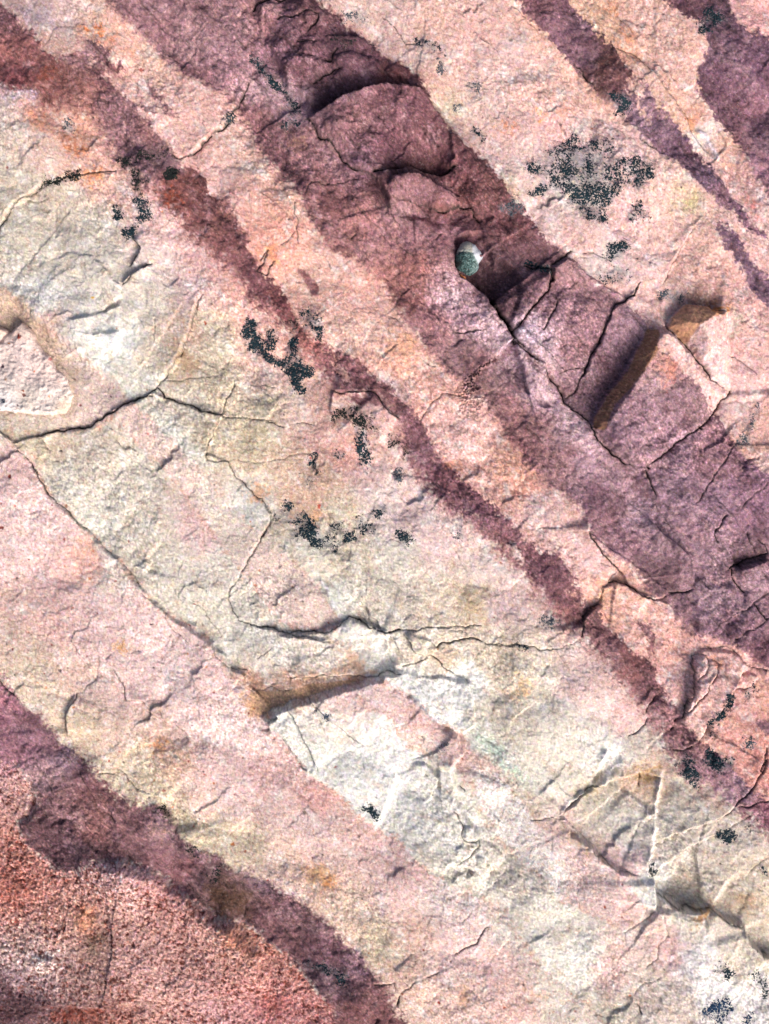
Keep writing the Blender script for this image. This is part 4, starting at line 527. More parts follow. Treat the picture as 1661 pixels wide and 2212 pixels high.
# ------------------------------------------------------------------ lichens: (label, density, tone, spec)
LI = [
 ("dark lichen smear along the top of the reddish band near the upper left corner", .42, 0, "A 840,930 900,910 1000,890 1040,920 980,950 900,960 830,990 800,1000"),
 ("black curved lichen streak hanging below the dark smear at upper left", .62, 0, "A 810,1035 870,1050 885,1100 845,1120 845,1160 812,1145 822,1090"),
 ("ring-shaped branching black lichen on pale pink rock at upper left", .5, 1, "A 815,1212 895,1215 900,1270 915,1320 860,1362 815,1345 825,1300 865,1285 815,1290"),
 ("small round black lichen dot left of the ring-shaped one", .8, 1, "A 688,1272 722,1264 724,1300 700,1308"), ("small dark lichen spot on the purple band at upper left", .8, 0, "A 1018,1040 1060,1036 1058,1070 1022,1068"),
 ("small black lichen tuft at the upper end of a short crack in cream rock", .6, 1, "A 760,1400 810,1368 825,1385 805,1440 780,1435"), ("tiny black lichen spot above the curved black streak", .75, 0, "A 738,968 775,966 775,992 748,992"),
 ("thin line of black lichen following the crack near the left edge", .62, 0, "A 262,1092 330,1090 390,1060 470,1042 470,1062 400,1080 330,1108 265,1112"),
 ("slim black lichen inside the dark diagonal crack at top left", .7, 1, "A 1365,705 1395,690 1400,715 1385,745 1360,745"), ("faint grey lichen fleck on the orange stained rock at upper left", .35, 2, "A 370,705 405,715 450,790 430,800 395,760"),
 ("dusky lichen patch on the broad purple band near the top edge", .4, 0, "B 510,180 560,200 610,230 615,290 560,270 520,240"), ("grey-black lichen cluster at the top of the peach rock", .38, 2, "B 560,70 620,80 650,50 710,90 690,135 620,140 580,110"),
 ("black lichen fleck beside a hairline in the peach rock near the top", .5, 1, "B 1020,255 1110,260 1125,290 1070,298 1030,280"), ("small dark lichen flecks right of the broad purple band's edge", .42, 2, "B 1135,360 1180,395 1205,450 1160,445 1140,400"),
 ("branching black lichen, the middle one of three on the mauve ridge", .72, 1, "B 215,575 240,575 268,640 278,662 250,655 225,615"), ("twig-like black lichen, the lowest of three on the mauve ridge", .6, 1, "B 205,755 235,705 228,688 270,690 278,740 245,742 218,765"),
 ("thin black lichen line, topmost of the three on the mauve ridge", .6, 1, "B 20,350 60,375 110,420 150,490 215,540 220,555 160,525 100,450 55,405"), ("grey lichen haze of fine flecks on upper peach rock", .26, 2, "B 1300,490 1380,490 1420,620 1340,620 1200,680 1310,580"),
 ("black lichen flecks in a short diagonal row above the largest lichen", .5, 1, "B 1335,775 1370,785 1415,805 1410,830 1365,805"),
 ("largest black lichen cluster, sprawling over pink rock at upper right", .50, 1, "C 195,1030 330,895 400,880 470,830 520,900 600,850 705,865 730,960 930,985 945,1060 880,1150 800,1110 715,1225 640,1255 665,1330 540,1330 500,1245 455,1225 475,1160 350,1135 220,1195 225,1160 340,1080"),
 ("solid black lichen hook at the right side of the largest cluster", .8, 1, "C 860,1040 940,1035 945,1060 900,1090 885,1140 865,1120"), ("curled black lichen just below the right side of the largest cluster", .55, 1, "C 815,1325 845,1260 870,1235 905,1270 930,1310 895,1315 870,1285 845,1335"),
 ("solid black lichen patch on the narrow purple band at upper right", .75, 1, "C 695,590 760,585 805,615 805,665 750,668 720,620"), ("black lichen patch on the purple corner at the top right", .62, 1, "C 1235,145 1270,120 1300,60 1395,130 1325,150 1290,185 1245,190"),
 ("black lichen crescent below the largest cluster, upper of two", .55, 1, "C 680,1560 690,1505 730,1475 800,1455 810,1500 740,1545 715,1568"), ("black lichen patch below the crescent, lower of two", .6, 1, "F 640,150 700,130 750,105 805,150 790,165 740,165 700,172 660,165"),
 ("dark lichen stain where the broad purple band meets peach rock", .5, 2, "C 40,1250 120,1205 180,1255 110,1305"), ("black lichen filling a dark crack left of the purple block", .6, 1, "C 190,1570 240,1600 330,1610 345,1635 250,1625"),
 ("dark grey lichen mat in the hollow above the brown triangular face", .55, 2, "F 1020,262 1080,232 1165,258 1155,300 1085,282 1018,292"), ("dark lichen on the rock edge right of the block's lower crack", .5, 2, "F 1465,1175 1500,1110 1540,1060 1600,950 1560,1100 1545,1165 1490,1190"),
 ("solid slender black lichen, leftmost of the group in the middle", .92, 1, "D 1482,525 1492,470 1508,430 1522,450 1535,500 1552,540 1560,580 1540,598 1515,585 1495,545"),
 ("speckled lichen ring of fine black grains in the middle group", .3, 1, "E 82,470 110,465 165,455 190,520 140,610 98,600"), ("solid black forked lichen at the centre of the middle group", .8, 1, "E 75,622 130,652 200,678 240,645 245,570 268,555 280,640 312,690 362,740 322,756 292,740 282,780 312,842 268,836 262,760 230,712 160,685 100,650"),
 ("arched black lichen on the upper right of the middle group", .55, 1, "E 325,390 355,365 400,400 425,470 418,545 395,500 375,450 345,455"), ("dusky lichen patch on the reddish purple band in the middle", .5, 0, "E 205,430 262,405 285,440 272,492 220,490"),
 ("broad dark lichen stain below the small dark overhang at centre", .45, 0, "E 510,970 570,950 670,950 705,1000 745,1060 800,1120 700,1090 650,1070 600,1010 530,1080 495,1060"), ("vertical trail of black lichen below the broad dark stain", .5, 1, "E 640,1100 690,1095 705,1170 745,1250 725,1305 690,1280 655,1210"),
 ("round dark green lichen spot on the red purple band at centre", .7, 0, "E 838,1118 880,1128 888,1180 845,1170"), ("grey-green lichen smudge under the round dark green spot", .5, 2, "E 860,1330 900,1335 925,1380 885,1395"), ("thin black lichen along a short upright crack in cream rock", .62, 1, "E 372,1250 392,1250 400,1320 385,1335 372,1300"),
 ("loose net of black lichen below the short upright crack", .48, 1, "E 325,1368 375,1368 380,1420 350,1460 322,1400"), ("small dark lichen fleck on the end of a hairline in cream rock", .6, 1, "E 505,1228 555,1222 555,1248 510,1245"), ("dark lichen fleck at the left edge of the narrow red band at centre", .6, 0, "E 915,1185 955,1200 938,1245 918,1220"),
 ("black lichen tuft at the left end of the row across cream rock", .62, 1, "H 162,98 200,60 218,32 240,40 238,92 190,104"), ("branching black lichen, second in the row across cream rock", .5, 1, "H 278,78 345,92 352,135 345,165 320,225 238,232 250,195 295,178 243,128 290,130"),
 ("thick black lichen streak in the middle of the row across cream rock", .72, 1, "H 365,145 402,160 395,200 435,220 440,270 400,262 368,222"), ("pointed black lichen at the lowest tip of the row across cream rock", .8, 1, "H 458,228 490,235 498,290 468,275"), ("wispy black lichen above the dense blot in the row", .5, 1, "H 488,150 560,138 560,165 505,205"),
 ("dense black lichen blot right of the pointed tip in the row", .78, 1, "H 568,185 600,195 625,232 578,228"), ("ragged black lichen at the right end of the row across cream rock", .5, 1, "H 635,140 665,108 690,130 730,182 690,188 660,165"), ("slanting black lichen dash alone on cream rock right of the row", .8, 1, "H 905,200 935,210 972,240 945,256 925,238"),
 ("grey-black lichen spot above the slanting dash", .5, 1, "H 740,80 800,32 835,80 790,88"), ("grey lichen patch of fine grains left of the red band", .38, 2, "H 1235,195 1270,125 1295,220 1250,235"), ("small blue-black lichen at the start of a crack in the white slab", .6, 3, "H 420,1268 460,1260 488,1298 450,1292"), ("grey lichen smudge on the pinkish flake's right part", .42, 2, "H 1130,1465 1182,1465 1180,1510 1150,1505"),
 ("short flat black lichen on the crack left of the red band's lower part", .6, 1, "I 125,862 200,868 208,886 150,884"), ("pale grey-green lichen group left of the red band's lower part", .42, 2, "I 280,685 330,695 400,735 340,760 295,748"),
 ("thick black lichen filling the gap beside the stones at lower right", .78, 1, "I 1400,1190 1442,1178 1440,1232 1345,1350 1300,1375 1285,1340 1370,1262"), ("black lichen grains hanging below the filled gap at lower right", .4, 1, "I 1290,1378 1345,1398 1340,1440 1300,1420"),
 ("branching black lichen on dull purple rock, left of a pair", .55, 1, "L 1115,80 1160,35 1192,55 1222,130 1248,160 1200,175 1218,225 1185,212 1135,150 1165,110"), ("bold black lichen on dull purple rock, right of a pair", .66, 1, "L 1270,70 1310,25 1345,85 1390,58 1445,75 1435,105 1365,128 1330,105"),
 ("small grey lichen spot on the salmon pink stone", .45, 2, "I 1515,1458 1560,1465 1568,1500 1535,1500"), ("black lichen grains under the small stone near the right edge", .42, 1, "I 1505,1160 1570,1128 1590,1160 1540,1210"), ("small dark lichen on a hairline close to the right edge", .55, 1, "L 1495,435 1580,432 1560,460 1535,475 1510,460"),
 ("black star-shaped lichen at the end of the long thin crack", .75, 1, "L 1358,520 1385,500 1405,478 1425,490 1435,525 1400,545"), ("scattered black lichen in white rock near the lower right, upper left of the cluster", .5, 1, "L 1310,1318 1350,1262 1400,1320 1455,1335 1395,1372 1370,1330 1330,1340"),
 ("scattered black lichen in white rock touching the right edge", .45, 1, "L 1535,1335 1625,1355 1661,1440 1640,1500 1590,1405 1555,1380"), ("large blue-black branching lichen in the lower right corner", .6, 3, "L 1235,1588 1300,1548 1350,1538 1388,1465 1415,1500 1385,1550 1455,1568 1400,1605 1380,1650 1340,1655 1325,1600 1270,1610"),
 ("small blue-black lichen right of the large one in the corner", .5, 3, "L 1515,1615 1555,1610 1570,1655 1530,1650"), ("short black lichen row at the right edge below a hairline", .55, 1, "L 1608,708 1625,715 1655,760 1640,765 1615,735"), ("black lichen tucked in the crack fork at lower right", .6, 1, "L 932,700 950,700 968,768 950,765"),
 ("star-like dark lichen on white rock left of centre bottom", .55, 1, "K 672,372 730,348 770,378 795,388 765,412 740,405"), ("black lichen chain across the lowest purple band", .45, 1, "K 295,1300 350,1272 375,1305 440,1282 500,1335 595,1352 575,1405 490,1375 420,1335 350,1330"),
 ("black lichen speck trail at the edge of the lower left purple band", .5, 0, "J 935,332 1005,340 1035,405 1010,400 980,350"), ("black lichen fleck on the lower left purple band", .55, 0, "J 1135,598 1172,615 1168,665 1145,645"), ("dark lichen pair of grains in the lower left purple band", .5, 0, "J 1225,765 1300,752 1345,690 1310,790 1240,785"),
]
TONES = [(36, 42, 40), (30, 48, 56), (78, 86, 94), (30, 56, 84)]
LN = fbm(X+WX2*3, Y+WY2*3, 9.5, 91, 3, .95).astype(f32); LN2 = fbm(X, Y, 34, 95, 2, .7).astype(f32)
LI_M = []
for lab, den, tone, spec in LI:
    P = T(spec); S, D = poly_sdf(P, 26, XH+WX2*3, YH+WY2*3)
    v = LN[S]*1.25+LN2[S]*.55+(den-.60)*1.1+np.clip(D/9, -1.2, .3)*.5
    halo = sst(-.5, .15, v)*sst(-16, 3, D)*(.62 if tone else .5)*(.3+.7*sst(-.3, .35, grit[S]*.7+grain[S]*.8))
    c = np.array((112, 116, 122) if tone != 0 else (80, 66, 64), f32); col[S] = col[S]+(c-col[S])*halo[..., None]
    LI_M.append((lab, tone, den, S, D))
# a few sprinkled grains of the same dark lichen, left as stains
S = (slice(None), slice(None)); sp = sst(.52, .62, LN+.25*LN2)*sst(.1, .5, fbm(X, Y, 190, 99, 2)+.1)*(1-cm)*.55
col = col+(np.array((70, 70, 74), f32)-col)*sp[..., None]
col = np.clip(col, 4, 252)
SPK = np.clip(.28+.35*np.maximum(pinkm, peach*.8)+.45*pm+.75*cm, 0, 1.1)*(.6+.6*sst(-.3, .4, mot2+mot*.5))*(.35+.65*fine)
ALBC = (s2l(col)*ALB).astype(f32)
print('fields done')

# ------------------------------------------------------------------ materials
def rock_mat(name, grainy=1.0):
    m = bpy.data.materials.new(name); m.use_nodes = True; n = m.node_tree; N = n.nodes; L = n.links; b = N['Principled BSDF']
    b.inputs['Roughness'].default_value = .88; b.inputs['Specular IOR Level'].default_value = .22
    at = N.new('ShaderNodeAttribute'); at.attribute_name = 'tint'; tc = N.new('ShaderNodeTexCoord')
    def noise(sc_, det, ro=.6):
        t = N.new('ShaderNodeTexNoise'); t.inputs['Scale'].default_value = sc_; t.inputs['Detail'].default_value = det; t.inputs['Roughness'].default_value = ro; L.new(tc.outputs['Object'], t.inputs[0]); return t
    def rng(src, a0, a1, b0, b1):
        q = N.new('ShaderNodeMapRange'); q.inputs[1].default_value = a0; q.inputs[2].default_value = a1; q.inputs[3].default_value = b0; q.inputs[4].default_value = b1; L.new(src, q.inputs[0]); return q.outputs[0]
    def math_(op, x, y=None):
        q = N.new('ShaderNodeMath'); q.operation = op
        for k_, v_ in ((0, x), (1, y)):
            if v_ is None: continue
            if isinstance(v_, (int, float)): q.inputs[k_].default_value = v_
            else: L.new(v_, q.inputs[k_])
        return q.outputs[0]
    def mixcol(fac, ca_, cb_, mode='MIX'):
        q = N.new('ShaderNodeMix'); q.data_type = 'RGBA'; q.blend_type = mode
        for k_, v_ in ((0, fac), (6, ca_), (7, cb_)):
            if isinstance(v_, (int, float)): q.inputs[k_].default_value = v_
            elif isinstance(v_, tuple): q.inputs[k_].default_value = v_
            else: L.new(v_, q.inputs[k_])
        return q.outputs[2]
    n1 = noise(1000, 2, .8); n2 = noise(420, 3); n3 = noise(640, 1); n4 = noise(300, 4, .75)
    sp_ = at.outputs['Alpha']                                    # how strongly this bed is speckled
    g_ = math_('MULTIPLY', rng(n1.outputs[0], .32, .68, -.36, .36), math_('ADD', math_('MULTIPLY', sp_, .7), .35))
    v_ = math_('ADD', g_, 1.0)
    c_ = mixcol(math_('MULTIPLY', sp_, .22), at.outputs['Color'], n3.outputs['Color'], 'OVERLAY')
    c_ = mixcol(math_('MULTIPLY', rng(n3.outputs[0], .60, .70, 0, .55), sp_), c_, (.16, .065, .05, 1))
    c_ = mixcol(math_('MULTIPLY', rng(n4.outputs[0], .56, .70, 0, .5), sp_), c_, (.10, .05, .05, 1))
    c_ = mixcol(math_('MULTIPLY', rng(n2.outputs[0], .43, .30, 0, .34), sp_), c_, mixcol(.28, c_, (.9, .8, .78, 1)))
    mu = N.new('ShaderNodeVectorMath'); mu.operation = 'SCALE'; L.new(c_, mu.inputs[0]); L.new(v_, mu.inputs['Scale'])
    L.new(mu.outputs[0], b.inputs['Base Color'])
    ad = N.new('ShaderNodeMath'); L.new(n1.outputs[0], ad.inputs[0]); L.new(n2.outputs[0], ad.inputs[1])
    bp = N.new('ShaderNodeBump'); bp.inputs["Strength"].default_value = .38; bp.inputs['Distance'].default_value = .0009
    L.new(ad.outputs[0], bp.inputs['Height']); L.new(bp.outputs[0], b.inputs['Normal'])
    return m
ROCK = rock_mat('weathered_sandstone')
def plain(name, c, rough=.85, var=.25, scale=900):
    m = bpy.data.materials.new(name); m.use_nodes = True; n = m.node_tree; N = n.nodes; L = n.links; b = N['Principled BSDF']
    b.inputs['Roughness'].default_value = rough; b.inputs['Specular IOR Level'].default_value = .2
    t = N.new('ShaderNodeTexNoise'); t.inputs['Scale'].default_value = scale; t.inputs['Detail'].default_value = 3; tc = N.new('ShaderNodeTexCoord'); L.new(tc.outputs['Object'], t.inputs[0])
    r = N.new('ShaderNodeMix'); r.data_type = 'RGBA'; c = s2l(c)
    r.inputs[6].default_value = (*(c*(1-var)), 1); r.inputs[7].default_value = (*(c*(1+var)), 1); L.new(t.outputs[0], r.inputs[0]); L.new(r.outputs[2], b.inputs[0])
    bp = N.new('ShaderNodeBump'); bp.inputs['Distance'].default_value = .0008; L.new(t.outputs[0], bp.inputs['Height']); L.new(bp.outputs[0], b.inputs['Normal'])
    return m
LICH = [plain('lichen_dark_green', TONES[0], .95, .5), plain('lichen_black', TONES[1], .95, .5), plain('lichen_grey', TONES[2], .95, .4), plain('lichen_blue_black', TONES[3], .95, .5)]

# ------------------------------------------------------------------ pieces of the outcrop: label regions closed off by cracks
bar = np.zeros((NY, NX), bool)
allp = lines+[jitter(T(s), .05, 14) for s in SEAMS]; ext = []
for k, P in enumerate(allp):
    if np.hypot(*(P[0]-P[-1])) < 30: continue
    for e, e2 in ((P[0], P[min(2, len(P)-1)]), (P[-1], P[max(-3, -len(P))])):
        best = None
        for k2, Q in enumerate(allp):
            if k2 == k: continue
            d = np.hypot(Q[:, 0]-e[0], Q[:, 1]-e[1]); m = d.argmin()
            if best is None or d[m] < best[0]: best = (d[m], Q[m])
        for dd, q in ((abs(e[0]), (-5, e[1])), (abs(FW-e[0]), (FW+5, e[1])), (abs(e[1]), (e[0], -5)), (abs(FH-e[1]), (e[0], FH+5))):
            if dd < best[0]: best = (dd, np.array(q))
        if best[0] < 95: ext.append(np.array([e, best[1]]))
for P in allp+ext:
    S, D, _, _ = line_sdf(P, 3.5); bar[S] |= D < 2.6
for s in SEAMS:      # hairline relief along the joints
    S, D, _, _ = line_sdf(jitter(T(s), .05, 14), 4); Hh[S] -= (1-sst(0, 2.6, D))*.5*fine[S]
fj = np.clip(np.arange(NY), np.searchsorted(ys, 1.5), np.searchsorted(ys, FH-1.5)); fi = np.clip(np.arange(NX), np.searchsorted(xs, 1.5), np.searchsorted(xs, FW-1.5))
bar[:fj[0]] = True; bar[fj[-1]+1:] = True; bar[:, :fi[0]] = True; bar[:, fi[-1]+1:] = True
free = ~bar; lab = np.zeros((NY, NX), np.int32); par = [0]
def find(a):
    while par[a] != a: par[a] = par[par[a]]; a = par[a]
    return a
prev = []
for j in range(NY):
    d = np.diff(np.concatenate([[0], free[j].astype(np.int8), [0]])); st_, en = np.where(d == 1)[0], np.where(d == -1)[0]
    cur = []; k = 0
    for s0, e0 in zip(st_, en):
        l = 0
        while k < len(prev) and prev[k][1] <= s0: k += 1
        q = k
        while q < len(prev) and prev[q][0] < e0:
            r_ = find(prev[q][2]); 
            if l == 0: l = r_
            elif r_ != l: par[r_] = l
            q += 1
        if l == 0: l = len(par); par.append(l)
        cur.append((s0, e0, l)); lab[j, s0:e0] = l
    prev = cur
root = np.array([find(a) for a in range(len(par))]); lab = root[lab]
cnt = np.bincount(lab.ravel()); lab[cnt[lab] < 300] = 0
for _ in range(60):
    z = lab == 0
    if not z.any(): break
    for sh in ((1, 0), (-1, 0), (0, 1), (0, -1)):
        r_ = np.roll(lab, sh, (0, 1)); lab = np.where((lab == 0), r_, lab)
lab = lab[fj][:, fi]
ids = [i for i in np.unique(lab) if i > 0]; lab[lab == 0] = ids[0]
print('pieces', len(ids))
if DEBUG:
    rc = np.random.RandomState(1).rand(len(root)+5, 3)
    jj = np.clip(np.searchsorted(ys, np.linspace(0, FH, 1024)), 0, NY-1); ii = np.clip(np.searchsorted(xs, np.linspace(0, FW, 769)), 0, NX-1)
    im = rc[lab[jj][:, ii]]*(1-.7*bar[jj][:, ii][..., None]); np.save('/tmp/lab.npy', im)
PX = ((X-FW/2)*U).astype(f32); PY = ((FH/2-Y)*U).astype(f32)
def PZ(h): return h*U
Z0 = float(np.median(Hh[50:-50, 50:-50])); Hh -= Z0
def mesh_obj(name, vx, vy, vz, quads, mat, tint=None, parent=None, smooth=True):
    me = bpy.data.meshes.new(name); nv, nf = len(vx), len(quads); me.vertices.add(nv)
    c = np.empty(nv*3, f32); c[0::3] = vx; c[1::3] = vy; c[2::3] = vz; me.vertices.foreach_set('co', c)
    me.loops.add(nf*4); me.loops.foreach_set('vertex_index', quads.ravel().astype(np.int32))
    me.polygons.add(nf); me.polygons.foreach_set('loop_start', np.arange(0, nf*4, 4, dtype=np.int32))
    me.polygons.foreach_set('use_smooth', np.full(nf, smooth)); me.update(calc_edges=True)
    if tint is not None:
        at = me.attributes.new('tint', 'FLOAT_COLOR', 'POINT'); t = np.full((nv, 4), .35, f32); t[:, :tint.shape[1]] = tint; at.data.foreach_set('color', t.ravel())
    me.materials.append(mat); o = bpy.data.objects.new(name, me); sc.collection.objects.link(o)
    if parent: o.parent = parent
    return o
def grid_quads(fm, jo=0, io=0):
    j, i = np.where(fm); j = j+jo; i = i+io
    return np.stack([j*NX+i, (j+1)*NX+i, (j+1)*NX+i+1, j*NX+i+1], 1)
rockroot = bpy.data.objects.new('rock_outcrop', None); sc.collection.objects.link(rockroot); rockroot['kind'] = 'structure'
rockroot['label'] = 'banded cream, pink and purple rock face broken by cracks'
fx_, fy_, fz_, ft_ = PX.ravel(), PY.ravel(), PZ(Hh).ravel(), np.dstack([ALBC, SPK]).astype(f32).reshape(-1, 4)
cell = lab[:-1, :-1]
for i_ in ids:
    fm = cell == i_
    if not fm.any(): continue
    q = grid_quads(fm); used, inv = np.unique(q, return_inverse=True); inv = inv.reshape(q.shape)
    mesh_obj('rock_slab', fx_[used], fy_[used], fz_[used], inv, ROCK, ft_[used], rockroot)

# ------------------------------------------------------------------ lichens
def bil(A, S, x, y):
    gx, gy = xs[S[1]], ys[S[0]]; u = (x-gx[0])/ST; v = (y-gy[0])/ST; i = np.clip(u.astype(int), 0, len(gx)-2); j = np.clip(v.astype(int), 0, len(gy)-2); u = u-i; v = v-j
    return (A[j, i]*(1-u)+A[j, i+1]*u)*(1-v)+(A[j+1, i]*(1-u)+A[j+1, i+1]*u)*v
for lb, tone, den, S, D in LI_M:
    fs = .95; gx = np.arange(xs[S[1]][0], xs[S[1]][-1], fs); gy = np.arange(ys[S[0]][0], ys[S[0]][-1], fs); A, B = np.meshgrid(gx, gy); A = A.astype(f32); B = B.astype(f32)
    Dd = bil(D, S, A, B); h = bil(Hh[S], S, A, B)
    v = fbm(A, B, 8.5, 91, 4, 1.0)*1.9+fbm(A, B, 40, 95, 2, .7)*1.15+(den-.68)*1.3+np.clip(Dd/11, -1.0, .3)*.5
    v = np.minimum(v, .55+fbm(A, B, 3.4, 191, 1)*1.5+den*.5-.35)
    mask = (v > 0) & (Dd > -11)
    c = mask[:-1, :-1] | mask[1:, :-1] | mask[:-1, 1:] | mask[1:, 1:]
    if mask.sum() < 6: print('empty lichen', lb); continue
    ny, nx = A.shape; j, i = np.where(c); q = np.stack([j*nx+i, (j+1)*nx+i, (j+1)*nx+i+1, j*nx+i+1], 1); used, inv = np.unique(q, return_inverse=True); inv = inv.reshape(q.shape)
    hz = np.where(mask, .7+np.clip(v, 0, 1)*1.6, -.5).ravel()[used]
    o = mesh_obj('lichen', ((A-FW/2)*U).ravel()[used], ((FH/2-B)*U).ravel()[used], (h.ravel()[used]+hz)*U, inv, LICH[tone])
    o['label'] = lb; o['category'] = 'lichen'; o['group'] = 'dark lichens growing on the banded rock'

# ------------------------------------------------------------------ loose stones
def hgt(x, y):
    j = np.clip(np.searchsorted(ys, y), 1, NY-1); i = np.clip(np.searchsorted(xs, x), 1, NX-1); return Hh[j, i]
def lump(name, P, step, prof, tintf, base, seed, parent=None):
    """closed stone: a top sheet over the outline, mirrored below to a flatter underside"""
    P = np.asarray(P); x0, y0 = P.min(0)-4; x1, y1 = P.max(0)+4
    gx = np.arange(x0, x1, step); gy = np.arange(y0, y1, step); GX_, GY_ = np.meshgrid(gx, gy); Q = np.vstack([P, P[:1]])
    D = np.full(GX_.shape, 1e9); ins = np.zeros(GX_.shape, bool)
    for a, b in zip(Q[:-1], Q[1:]):
        d = b-a; t = np.clip(((GX_-a[0])*d[0]+(GY_-a[1])*d[1])/(d@d+1e-9), 0, 1); D = np.minimum(D, np.hypot(GX_-a[0]-t*d[0], GY_-a[1]-t*d[1]))
        if a[1] != b[1]: ins ^= ((a[1] > GY_) != (b[1] > GY_)) & (GX_ < (b[0]-a[0])*(GY_-a[1])/(b[1]-a[1])+a[0])
    D = np.where(ins, D, -D); ny, nx = D.shape
    inn = D > -step*.2; cells = inn[:-1, :-1] & inn[1:, :-1] & inn[:-1, 1:] & inn[1:, 1:]
    D = np.maximum(D, 0); top = prof(GX_, GY_, D); bot = -np.minimum(D*.9, 6)
    j, i = np.where(cells); q = np.stack([j*nx+i, (j+1)*nx+i, (j+1)*nx+i+1, j*nx+i+1], 1)
    edge_v = np.zeros(D.shape, bool); n_c = np.zeros(D.shape, int)
    for a_, b_ in ((0, 0), (1, 0), (0, 1), (1, 1)): n_c[a_:ny-1+a_, b_:nx-1+b_] += cells
    rim = (n_c > 0) & (n_c < 4); top = np.where(rim, 0, top); bot = np.where(rim, 0, bot)
    off = ny*nx; q2 = q[:, ::-1]+off; rimf = rim.ravel(); q2 = np.where(rimf[q2-off], q2-off, q2)
    q = np.vstack([q, q2]); used, inv = np.unique(q, return_inverse=True); inv = inv.reshape(q.shape)
    vx = np.tile(((GX_-FW/2)*U).ravel(), 2)[used]; vy = np.tile(((FH/2-GY_)*U).ravel(), 2)[used]
    vz = np.concatenate([(base+top).ravel(), (base+bot).ravel()])[used]*U
    tn = np.tile(tintf(GX_, GY_, D).reshape(-1, 3), (2, 1))[used]
    return mesh_obj(name, vx, vy, vz, inv, ROCK, (s2l(np.clip(tn, 4, 250))*ALB).astype(f32), parent)
# the pale broken slab piece at the left edge
ch = np.array([(-60, 610), (0, 610), (60, 630), (130, 682), (290, 545), (360, 590), (460, 690), (500, 800), (600, 940), (680, 1000), (780, 1180), (920, 1310), (970, 1440), (1010, 1540), (960, 1680), (870, 1790), (700, 1800), (480, 1800), (200, 1785), (-60, 1790)], float)*.1625+(0, 605)
ch[0, 0] = -150; ch[-1, 0] = -150
chj = jitter(np.vstack([ch, ch[:1]]), .09, 5)[:-1]
def chprof(x, y, D):
    e = np.clip((D+.5)/(8+3*fbm(x, y, 20, 220, 2)), 0, 1)**.8
    t = 30-.06*(x)+.015*(y-800); valley = np.exp(-np.abs((x-22)*.75+(y-715)*.66)/9.0)*(y < 745)*(x < 60)
    plane = np.clip((x*.5+(y-790)*.25)/16, -1.5, 1.2)*-3
    n = fbm(x, y, 38, 201, 3, .6)*6+fbm(x, y, 7, 204, 2, .8)*1.6+fbm(x, y, 90, 206, 2)*7
    fl_ = fbm(x*.7+y*.7, -x*.7+y*.7, 30, 208, 3)*3; n = n+(np.floor(fl_)+sst(.8, 1, fl_-np.floor(fl_)))*1.6
    return e*(t+plane+n)-valley*10*e
CHP = pts("""5,640,228,190,165 20,700,235,205,190 60,710,240,218,208 40,760,238,220,218 90,770,245,225,218 60,800,238,218,215 20,780,220,205,200 30,830,222,212,208 110,790,244,222,215 130,830,246,222,215 150,850,250,240,232 60,860,222,212,202 20,870,238,236,238 100,880,240,230,226 140,880,240,215,190 155,870,245,225,205 120,855,248,240,238""")
def chtint(x, y, D):
    w_ = 0; c = 0
    for p in CHP:
        k = 1/((x-p[0])**2+(y-p[1])**2+500.)**2; w_ = w_+k; c = c+k[..., None]*p[2:]
    c = c/w_[..., None]; n = fbm(x, y, 12, 211, 3, .9); n2 = fbm(x, y, 5, 215, 2, .9)
    c = c+(np.array((205, 160, 145))-c)*(sst(.15, .5, n)*.45)[..., None]
    for px, py, r, cc_ in [(45, 728, 4.5, (130, 45, 35)), (6, 868, 0, 0), (11, 868, 4, (30, 45, 65)), (9, 793, 3, (60, 40, 60)), (52, 845, 2.6, (150, 75, 50)), (54, 855, 3, (110, 65, 60)), (108, 857, 2, (195, 110, 50)), (22, 743, 1.8, (190, 110, 40)), (77, 757, 1.6, (190, 110, 50)), (37, 772, 1.6, (90, 30, 45)), (41, 876, 1.8, (60, 30, 50)), (75, 803, 2, (215, 120, 80)), (17, 821, 2.4, (165, 125, 95)), (30, 735, 1.4, (120, 40, 40)), (143, 857, 1.8, (90, 50, 60)), (110, 776, 3, (215, 130, 130)), (2, 882, 2.2, (40, 35, 55))]:
        if r: c = c+(np.array(cc_)-c)*((1-sst(-.8, .8, np.hypot(x-px, y-py)-r*(1+n2*1.2)))*.9)[..., None]
    return .94*c*np.exp(n2*.14)[..., None]
cz = float(hgt(80, 800))
o = lump('broken_rock', chj, 1.6, chprof, chtint, cz-3, 1); o['label'] = 'pale pink angular broken rock slab lying at the left edge'; o['category'] = 'rock'
# the two-tone pebble and the orange chip wedged beside it (pixels of the enlarged view: 0.078 units each)
def Pz(s): return np.array([[float(a) for a in p.split(',')] for p in s.split()])*(240/1661*.54)+(1760*.54, 900*.54)
peb = Pz("420,820 460,760 480,680 530,600 560,520 640,450 740,428 830,445 900,490 990,520 1040,590 1075,640 1140,690 1195,770 1200,850 1170,940 1110,1010 1075,1060 1090,1130 1070,1210 1020,1280 940,1330 850,1385 740,1375 640,1290 540,1260 450,1180 425,1080 420,960")
ctr = np.array([1760*.54+760*.078, 900*.54+880*.078])
def pebprof(x, y, D):
    r = 22.0; t = np.clip(D/r, 0, 1); h = 24*np.sqrt(1-(1-t)**2)
    ridge = (x-ctr[0])*.9+(y-(ctr[1]-12))*.2
    h = h-np.clip(ridge-2, 0, 40)*.35-np.clip((y-ctr[1]), -4, 40)*.22
    h = h-2.6*np.exp(-((y-(ctr[1]-8)-(x-ctr[0])*.1)/2.5)**2)*(x < ctr[0]+12)
    return np.maximum(h, 0)*(D > 0)+(fbm(x, y, 9, 301, 3, .7)*3.0+fbm(x, y, 2.2, 305, 1)*.4)*t
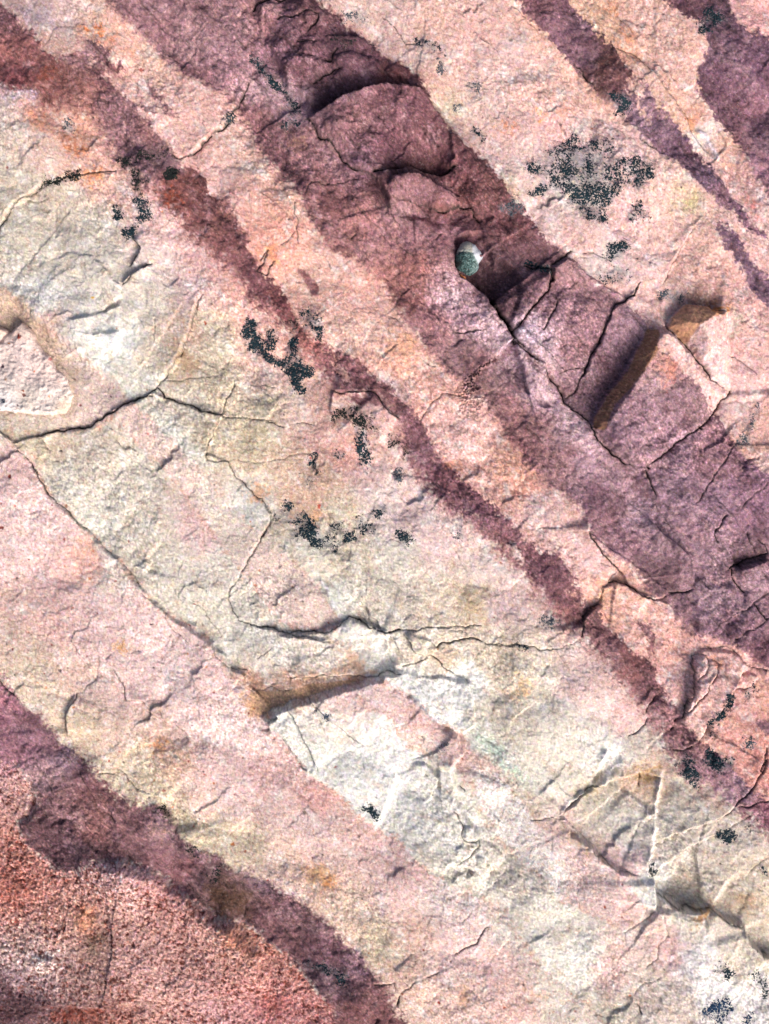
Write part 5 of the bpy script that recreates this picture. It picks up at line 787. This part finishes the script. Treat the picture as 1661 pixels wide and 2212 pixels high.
def pebtint(x, y, D):
    u = (x-1760*.54)/.078; v = (y-900*.54)/.078
    n = fbm(x, y, 6, 311, 3, .8); n2 = fbm(x, y, 3, 315, 2, .8)
    c = np.ones(x.shape+(3,))*np.array((168, 168, 160)); c = c+(np.array((196, 202, 212))-c)*sst(850, 930, u+n*120)[..., None]
    dk = sst(-40, 60, (v-760)-np.clip(u-860, 0, 600)*1.4+n*170)
    dark = np.array((46, 72, 72))+np.clip(n2*1.7, -1, 1.4)[..., None]*np.array((60, 70, 72))*.6
    dark = dark+(np.array((150, 172, 172))-dark)*(sst(.0, .5, n*.8+(u-800)/1200+.12)*.75)[..., None]
    dark = dark*(1-.55*sst(150, 0, np.hypot(u-520, v-1080)))[..., None]
    c = c+(dark-c)*dk[..., None]
    c = c+(np.array((185, 205, 212))-c)*(sst(1000, 1060, u+n*60)*sst(1000, 1180, v))[..., None]*.5
    return c*np.exp(n2*.12)[..., None]
pz = float(hgt(ctr[0], ctr[1]))
o = lump('pebble', jitter(np.vstack([peb, peb[:1]]), .05, 3)[:-1], .7, pebprof, pebtint, pz+5, 2); o['label'] = 'rounded pebble, pale grey above and dark green below, wedged in a purple hollow'; o['category'] = 'pebble'
chip = Pz("530,1310 600,1305 650,1350 700,1370 740,1420 735,1490 680,1530 620,1525 590,1480 560,1410 535,1360")
def chpprof(x, y, D): return (11*np.sqrt(np.clip(1-(1-np.clip(D/5, 0, 1))**2, 0, 1))+fbm(x, y, 4, 321, 2, .8)*2)*(D > 0)
def chptint(x, y, D):
    n = fbm(x, y, 3.5, 325, 2, .9); c = np.ones(x.shape+(3,))*np.array((205, 128, 84)); v = (y-900*.54)/.078
    return (c+(np.array((150, 100, 82))-c)*(sst(1420, 1360, v)*.8)[..., None])*np.exp(n*.3)[..., None]
o = lump('stone_chip', chip, .6, chpprof, chptint, float(hgt(1760*.54+640*.078, 900*.54+1420*.078))+2, 3); o['label'] = 'tiny orange stone chip touching the lower end of the grey pebble'; o['category'] = 'stone'
# ------------------------------------------------------------------ sandy ground beyond the outcrop
me = bpy.data.meshes.new('ground'); me.from_pydata([(-60, -60, -.06), (60, -60, -.06), (60, 60, -.06), (-60, 60, -.06)], [], [(0, 1, 2, 3)]); me.materials.append(plain('sandy_soil', (178, 150, 132), .95, .3, 60))
g = bpy.data.objects.new('ground', me); sc.collection.objects.link(g); g['kind'] = 'structure'
print('tris', sum(len(o.data.polygons)*2 for o in sc.objects if o.type == 'MESH'))
